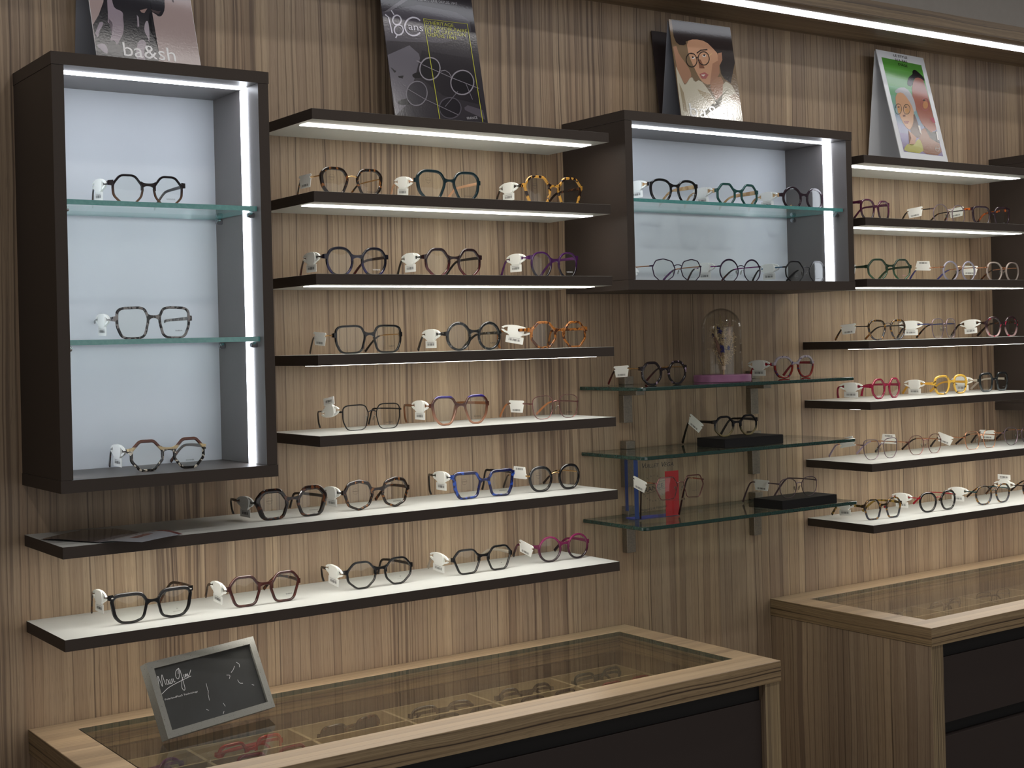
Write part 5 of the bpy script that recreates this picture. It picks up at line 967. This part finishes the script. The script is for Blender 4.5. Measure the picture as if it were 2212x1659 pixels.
# ------------------------------------------------------------------ clear display block on the bottom glass shelf
yaw = R(-5.2); w, h, d = .116, .1255, .034
t = empty('acrylic_display_block', (.5727, -.0903, GZ[2]), yaw, 'clear acrylic block with blue and red stripes and black lettering', 'display block')
b = bmesh.new(); box(b, 0, w, 0, d, 0, h, 0, .0008); new_obj('block', b, ACRYL, t)
BLU = mat('blue_stripe', (22, 52, 112), .35); RED = mat('red_stripe', (170, 34, 38), .35); BLUE2 = mat('blue_base_film', (60, 72, 170), .35)
one_box('blue_stripe', .0006, .0110, -.0005, -.0001, .001, h-.001, BLU, t)
one_box('blue_stripe', .0004, .0009, d-.012, d-.001, .016, h-.002, BLU, t)
one_box('red_stripe', w-.0360, w-.0006, -.0005, -.0001, .001, h-.030, RED, t)
one_box('blue_stripe', .0008, w-.001, .0008, d-.0008, .0006, .0016, BLUE2, t)
def bt(s, x, z, w_, h_, ang=0, shear=0):
    place_text('lettering', s, Vector((x, -.00065, z)), Vector((math.cos(R(ang)), 0, math.sin(R(ang)))), Vector((-math.sin(R(ang)), 0, math.cos(R(ang)))), w_, h_, INK, t, shear)
bt('V', .0190, h-.0200, .0100, .0108, 0, .25); bt('UILLET', .0290, h-.0195, .0340, .0078, 0, .2)
bt('V', .0690, h-.0200, .0100, .0108, 0, .25); bt('EGA', .0790, h-.0195, .0240, .0078, 0, .2)
bt('FRANCE', .020, .0530, .057, .0092, 10, .1)
b = bmesh.new(); stroke3(b, [(.018, .0660), (.082, .0775)], -.00065, .0006, n=2); stroke3(b, [(.022, .0500), (.084, .0615)], -.00065, .0006, n=2); new_obj('lettering', b, INK, t)
for word, r0, a0, a1, fl in (('ORIGINE', .026, 160, 48, 1), ('GARANTIE', .027, 212, 330, -1)):
    n = len(word)
    for i, ch in enumerate(word):
        an = R(a0+(a1-a0)*i/(n-1)); cx, cz = .050+r0*math.cos(an), .062+r0*math.sin(an)
        ta = an-math.pi/2*fl
        bt(ch, cx-.0012*math.cos(ta), cz-.0012*math.sin(ta)-.001, .0028 if ch != 'I' else .0007, .0036, math.degrees(ta))
bt('Regard à la française', .0165, .0160, .066, .0052, 4, .5)
# low clear riser that holds the pink frame up
t = empty('clear_riser', (.6215, -.182, GZ[2]), R(-4), 'low clear acrylic riser under the thin pink hexagonal frame', 'riser')
b = bmesh.new()
prism(b, [(-.052, 0), (-.050, 0), (-.050, .0448), (.050, .0448), (.050, 0), (.052, 0), (.052, .0468), (-.052, .0468)], -.004, .010); fix(b); new_obj('riser', b, ACRYL, t)

# ------------------------------------------------------------------ black riser blocks
b = bmesh.new(); prism(b, [(0, 0), (.176, 0), (.176, .085), (-.0, .085)], 0, .0196, plane='XY'); fix(b)
bmesh.ops.bevel(b, geom=b.edges[:], offset=.0008, segments=2, affect='EDGES')
o = new_obj('riser_block', b, BLK); o.location = (.752, -.176, GZ[1]+.0003); o.rotation_euler = (0, 0, 0)
tag(o, 'matt black riser block on the middle glass wall shelf', 'riser', 'matt black riser blocks')
o = o.copy(); COL.objects.link(o); o.location = (.896, -.198, GZ[2]+.0003); o.rotation_euler = (0, 0, R(1))
tag(o, 'matt black riser block on the bottom glass wall shelf', 'riser', 'matt black riser blocks')

# ------------------------------------------------------------------ glass dome with dried flowers
DC_ = (.8120, -.1120, GZ[0]+.0003)
t = empty('glass_dome', DC_, 0, 'glass cloche dome on a pink round base, top glass wall shelf', 'cloche')
b = bmesh.new(); lathe(b, [(0, 0), (.0610, 0), (.0622, .0012), (.0622, .0140), (.0610, .0152), (0, .0152)], seg=64); fix(b); new_obj('base', b, PINK, t, smooth=35)
b = bmesh.new(); r0 = .0440; H = .1440
ZD = .1150; HD = .0440
prof = [(r0, .0153)]+[(r0, z) for z in (.04, .07, .09, .105, ZD)]+[(r0*math.cos(a), ZD+HD*math.sin(a)) for a in [R(7.5*k) for k in range(1, 12)]]+[(0, ZD+HD)]
inn = [(0, ZD+HD-.0016)]+[((r0-.0016)*math.cos(a), ZD+(HD-.0016)*math.sin(a)) for a in [R(7.5*k) for k in range(11, 0, -1)]]+[(r0-.0016, ZD), (r0-.0016, .05), (r0-.0016, .0153)]
lathe(b, prof, seg=64); lathe(b, inn, seg=64); fix(b); new_obj('dome', b, DOME, t, smooth=60)
t = empty('dried_bouquet', (DC_[0]+.004, DC_[1], DC_[2]+.0153), 0, 'dried flower bouquet with pampas and blue blooms inside the glass dome', 'dried flowers')
rnd = random.Random(11)
STEM = mat('straw_stem', (196, 172, 132), .8); STEMB = mat('blue_stem', (70, 66, 100), .8); SEED = mat('cream_seed_heads', (216, 196, 158), .9); BLUEF = mat('blue_dried_petals', (38, 34, 110), .85)
PAMP = mat('pale_pampas', (206, 176, 156), .95, fn=speckle((224, 200, 180), 500, .4, .6, .7)); PAMB = mat('cream_pampas', (190, 172, 140), .95, fn=speckle((214, 196, 160), 500, .4, .6, .7))
PUFF = mat('mauve_feathery_grass', (138, 104, 88), .95); TWN = mat('twine', (214, 196, 170), .9)
bs = bmesh.new(); bb = bmesh.new(); sd = bmesh.new()
for i in range(70):
    an = rnd.uniform(0, 6.28); sp_ = rnd.uniform(.008, .031); hh = rnd.uniform(.060, .116)-sp_*.35
    tx, ty = sp_*math.cos(an)-.002, sp_*.8*math.sin(an)
    P = catmull([(.002*math.cos(an), .002*math.sin(an), 0), (.002*math.cos(an+1), .002*math.sin(an+1), .016), (tx*.5, ty*.5, hh*.6), (tx, ty, hh)], 5)
    sweep(bb if i % 4 == 0 and tx < 0 else bs, P, .0005, .0005, seg=5)
    for k in range(12):
        q = P[-1-(k % 9)]; u = Vector((rnd.gauss(0, 1), rnd.gauss(0, 1), rnd.gauss(0, .7)))*.0035
        sweep(bs, [q, q+u], .0003, .0003, seg=4)
        bmesh.ops.create_icosphere(sd, subdivisions=1, radius=rnd.uniform(.0008, .0015), matrix=Matrix.Translation(q+u))
new_obj('straw_stems', bs, STEM, t); new_obj('blue_stems', bb, STEMB, t); o = new_obj('seed_heads', sd, SEED, t); o['kind'] = 'stuff'
def plume(x0, y0, z0, x1, y1, z1, r_, m, name):
    b = bmesh.new(); P = catmull([(x0, y0, z0), ((x0+x1)/2+.001, (y0+y1)/2, (z0+z1)/2), (x1, y1, z1)], 10); n = len(P)
    sweep(b, P, lambda t_: max(.0004, r_*.45*math.sin(math.pi*min(1, t_*.9+.1))), lambda t_: max(.0004, r_*.45*math.sin(math.pi*min(1, t_*.9+.1))), seg=8)
    ax = (P[-1]-P[0]).normalized()
    for k in range(420):
        t_ = rnd.random(); q = P[min(n-1, int(t_*n))]; w_ = math.sin(math.pi*min(1, t_*.86+.12))
        u = Vector((rnd.gauss(0, 1), rnd.gauss(0, 1), rnd.gauss(0, 1))); u = (u-ax*u.dot(ax)).normalized()
        tip = q+u*r_*w_*rnd.uniform(.7, 1.15)+ax*r_*rnd.uniform(.5, 1.3); s_ = u.cross(ax)*.00028
        v = [b.verts.new(p) for p in (q+s_, q-s_, q+u*.0004, tip)]
        for f in ((0, 1, 3), (1, 2, 3), (2, 0, 3), (0, 2, 1)): b.faces.new([v[i] for i in f])
    new_obj(name, b, m, t)['kind'] = 'stuff'
plume(.008, -.004, .052, .016, -.006, .112, .0098, PAMP, 'pampas_plume'); plume(.001, .012, .078, .004, .010, .126, .0074, PAMB, 'pampas_plume')
plume(-.016, .006, .062, -.028, -.008, .104, .0078, PAMB, 'pampas_plume'); plume(-.012, -.006, .040, -.028, -.006, .078, .0090, PUFF, 'feathery_grass')
b = bmesh.new()
for c in ((-.016, -.012, .058), (-.012, -.014, .050), (.002, -.012, .056), (-.004, -.010, .076), (-.020, .004, .084), (-.008, .006, .100), (-.014, -.004, .092)):
    for k in range(12):
        a = rnd.uniform(0, 6.28); e = rnd.uniform(-.6, 1.2); u = Vector((math.cos(a)*math.cos(e), math.sin(a)*math.cos(e), math.sin(e)))
        bmesh.ops.create_icosphere(b, subdivisions=1, radius=1, matrix=Matrix.Translation(Vector(c)+u*.0032) @ u.to_track_quat('Z', 'Y').to_matrix().to_4x4() @ Matrix.Diagonal((.0016, .0016, .0046, 1)))
new_obj('blue_blooms', b, BLUEF, t)
b = bmesh.new(); lathe(b, [(.0030, .010), (.0042, .0115), (.0038, .013), (.0043, .0145), (.0038, .016), (.0043, .0175), (.0032, .019)], seg=20); new_obj('twine_wrap', b, TWN, t, smooth=60)

# ------------------------------------------------------------------ open leaflet on the leaflet shelf
t = empty('leaflet', (-.56, -.14, Z['z6']), 0, 'open glossy leaflet overhanging the shelf under the tall left cabinet', 'leaflet')
def sheet(name, c, m, z0=.0015, lift=.0, sag=0, art=None):
    b = bmesh.new(); n = 10; g = []
    A_, B_, C_, D_ = [Vector((q[0]+.56, q[1]+.14, 0)) for q in c]
    for i in range(n+1):
        row = []
        for j in range(n+1):
            u, v = i/n, j/n; p = (A_.lerp(B_, u)).lerp(D_.lerp(C_, u), v)
            p.z = z0+lift*math.sin(math.pi*u)*(.4+.6*v)+.0006*math.sin(u*7+v*3)+sag*max(0, -(p.y-.14)-.2)
            row.append(p)
        g.append(row)
    vt = [[b.verts.new(p) for p in r] for r in g]; vb = [[b.verts.new(p-Vector((0, 0, .0004))) for p in r] for r in g]
    for i in range(n):
        for j in range(n):
            f = b.faces.new((vt[i][j], vt[i+1][j], vt[i+1][j+1], vt[i][j+1]))
            f.material_index = (art(i/n, j/n) if art else 0)
            b.faces.new((vb[i][j], vb[i][j+1], vb[i+1][j+1], vb[i+1][j]))
    per = [(0, j) for j in range(n)]+[(i, n) for i in range(n)]+[(n, n-j) for j in range(n)]+[(n-i, 0) for i in range(n)]
    for k in range(len(per)):
        a_, b_ = per[k-1], per[k]; b.faces.new((vt[a_[0]][a_[1]], vt[b_[0]][b_[1]], vb[b_[0]][b_[1]], vb[a_[0]][a_[1]]))
    fix(b); new_obj(name, b, m, t, smooth=50)
DKP = flat_mat((58, 54, 62)); LTP = flat_mat((176, 180, 190)); RDP = flat_mat((128, 84, 84)); MDP = flat_mat((110, 108, 118))
sheet('left_page', [(-.648, -.088), (-.590, -.196), (-.500, -.130), (-.555, -.020)], [DKP, MDP], lift=.004, art=lambda u, v: 1 if v > .82 or u > .86 else 0)
sheet('right_page', [(-.590, -.196), (-.540, -.246), (-.455, -.196), (-.500, -.130)], [LTP, RDP, MDP], lift=.005, z0=.0018, art=lambda u, v: 1 if (.35 < u < .55 and .25 < v < .7) or (v > .8 and u > .3) else (2 if u < .08 else 0))

# ------------------------------------------------------------------ frames lying in the counter trays
TZ = .7485; gt = 'frames lying in the tray under the counter glass'
tray = [
 (-.485, -.118, 10, .128, 'round', 'A', mPurple, mPurple, None, 'bright purple frame with pink temples in the left end compartment of the glass counter', A('hot_pink', (214, 60, 110))),
 (-.300, -.096, 6, .134, 'squ', 'A', mRedOr, mRedOr, None, 'coral red frame lying under the counter glass behind the grey sign reflection', mRedOr),
 (-.300, -.180, 0, .134, 'trap', 'A', mCrim, mCrim, None, 'crimson frame in the front row of the counter tray at left', mCrim),
 (-.110, -.105, 9, .140, 'wayf', 'A', mTortB, mTortB, LENSD, 'dark sunglasses with tinted lenses under the counter glass', mTortB),
 (.080, -.110, -6, .138, 'squr', 'A', mB, mB, None, 'black squared frame in the rear row under the counter glass', mB),
 (.084, -.180, 0, .138, 'wayf', 'A', mB, mB, None, 'black frame in the front row under the counter glass', mB),
 (.275, -.105, -5, .136, 'octr', 'A', mGreyBlk, mGreyBlk, None, 'smoky grey frame in the rear row under the counter glass', mGreyBlk),
 (.277, -.180, 0, .138, 'trap', 'A', mPlumB, mPlumB, None, 'plum black frame in the front row under the counter glass', mPlumB),
 (.462, -.098, 3, .134, 'wayf', 'A', mGrnT, mGrnT, None, 'dark green frame in the right end compartment under the glass', mGrnT),
 (.460, -.190, 0, .136, 'squ', 'A', mRedB, mRedB, None, 'dark red frame in the front right corner of the counter tray', mRedB),
 (1.405, -.085, 8, .136, 'round', 'M', mSilv if 'mSilv' in globals() else SILV, SILV, None, 'silver wire frame in the first compartment of the second counter', mB),
 (1.585, -.085, 4, .138, 'wayf', 'A', mGreyBlk, mGreyBlk, None, 'smoky frame in the middle compartment of the second counter', mGreyBlk),
 (1.775, -.085, -4, .136, 'squ', 'M', mBlkW, SILV, None, 'dark metal frame in the right compartment of the second counter', mB),
]
for x, y, yaw, W, shape, style, fm, tm, ln, lab, tip in tray:
    g = glasses((x, y, TZ), R(yaw), W, .052, .036, shape, style, fm, tm, tipm=tip, lens=ln, folded=True, label=lab, group=gt,
            rim=(.0040, .0030, .0034, .0038) if style == 'A' else None)

# ------------------------------------------------------------------ light
def area(name, loc, rot, sx, sy, power, col=(1, 1, 1), shape='RECTANGLE', spread=180):
    l = bpy.data.lights.new(name, 'AREA'); l.shape = shape; l.size = sx
    if shape in ('RECTANGLE', 'ELLIPSE'): l.size_y = sy
    l.energy = power; l.color = col; l.spread = R(spread)
    o = bpy.data.objects.new(name, l); COL.objects.link(o); o.location = loc; o.rotation_euler = rot; return o
WC = (1, .965, .92)
area('ceiling_line_lamp', (1.15, -.72, 2.595), (0, 0, 0), 4.6, .05, 8, WC)
for i, (x, y, pw) in enumerate(((-1.35, -1.25, 3.5), (-.25, -1.25, 3), (.85, -1.25, 4), (1.95, -1.25, 4), (3.0, -1.25, 4))):
    area('ceiling_downlight', (x, y, 2.595), (0, 0, 0), .10, .10, pw, WC, 'DISK')
for x in (-1.6, .4, 2.4, 4.2):
    area('ceiling_fill_panel', (x, -3.0, 2.595), (R(-25), 0, 0), .6, .6, 12, (1, .98, .95))  # unseen overhead fill, added to lift the ambient level on the wall
area('shop_front_fill', (.6, -5.6, 1.35), (R(90), 0, 0), 6.0, 2.0, 34, (1, .98, .96))  # broad frontal fill added behind the camera, reaching under the shelves
W_ = bpy.data.worlds.new('world'); S.world = W_; W_.use_nodes = True
bg = W_.node_tree.nodes['Background']; bg.inputs[0].default_value = lin((150, 145, 140)); bg.inputs[1].default_value = .36

# ------------------------------------------------------------------ camera
cam = bpy.data.cameras.new('camera'); co = bpy.data.objects.new('camera', cam); COL.objects.link(co)
cp = dict(cx=-1.304989, cy=-2.333233, cz=1.467820, yaw=0.612922, pitch=0.004641, roll=-0.025375, f=3022.661012, py=-100.789594)
sy, cy_ = math.sin(cp['yaw']), math.cos(cp['yaw']); pt = cp['pitch']
fw = Vector((sy*math.cos(pt), cy_*math.cos(pt), math.sin(pt))); r0 = Vector((cy_, -sy, 0)); u0 = r0.cross(fw)
c, s = math.cos(cp['roll']), math.sin(cp['roll']); rr = r0*c+u0*s; uu = r0*-s+u0*c
M = Matrix.Identity(4)
for i, v in enumerate((rr, uu, -fw)): M.col[i][:3] = v
M.col[3][:3] = (cp['cx'], cp['cy'], cp['cz'])
co.matrix_world = M
cam.sensor_width = 36; cam.lens = cp['f']/2212*36; cam.shift_y = cp['py']/2212; cam.clip_start = .05; cam.clip_end = 50
S.camera = co
S.view_settings.view_transform = 'Standard'; S.view_settings.look = 'None'; S.view_settings.gamma = 1; S.view_settings.use_curve_mapping = False
S.view_settings.exposure = 0.0
S.cycles.use_denoising = True
S.cycles.max_bounces = 10; S.cycles.transparent_max_bounces = 24; S.cycles.glossy_bounces = 4; S.cycles.sample_clamp_indirect = 6
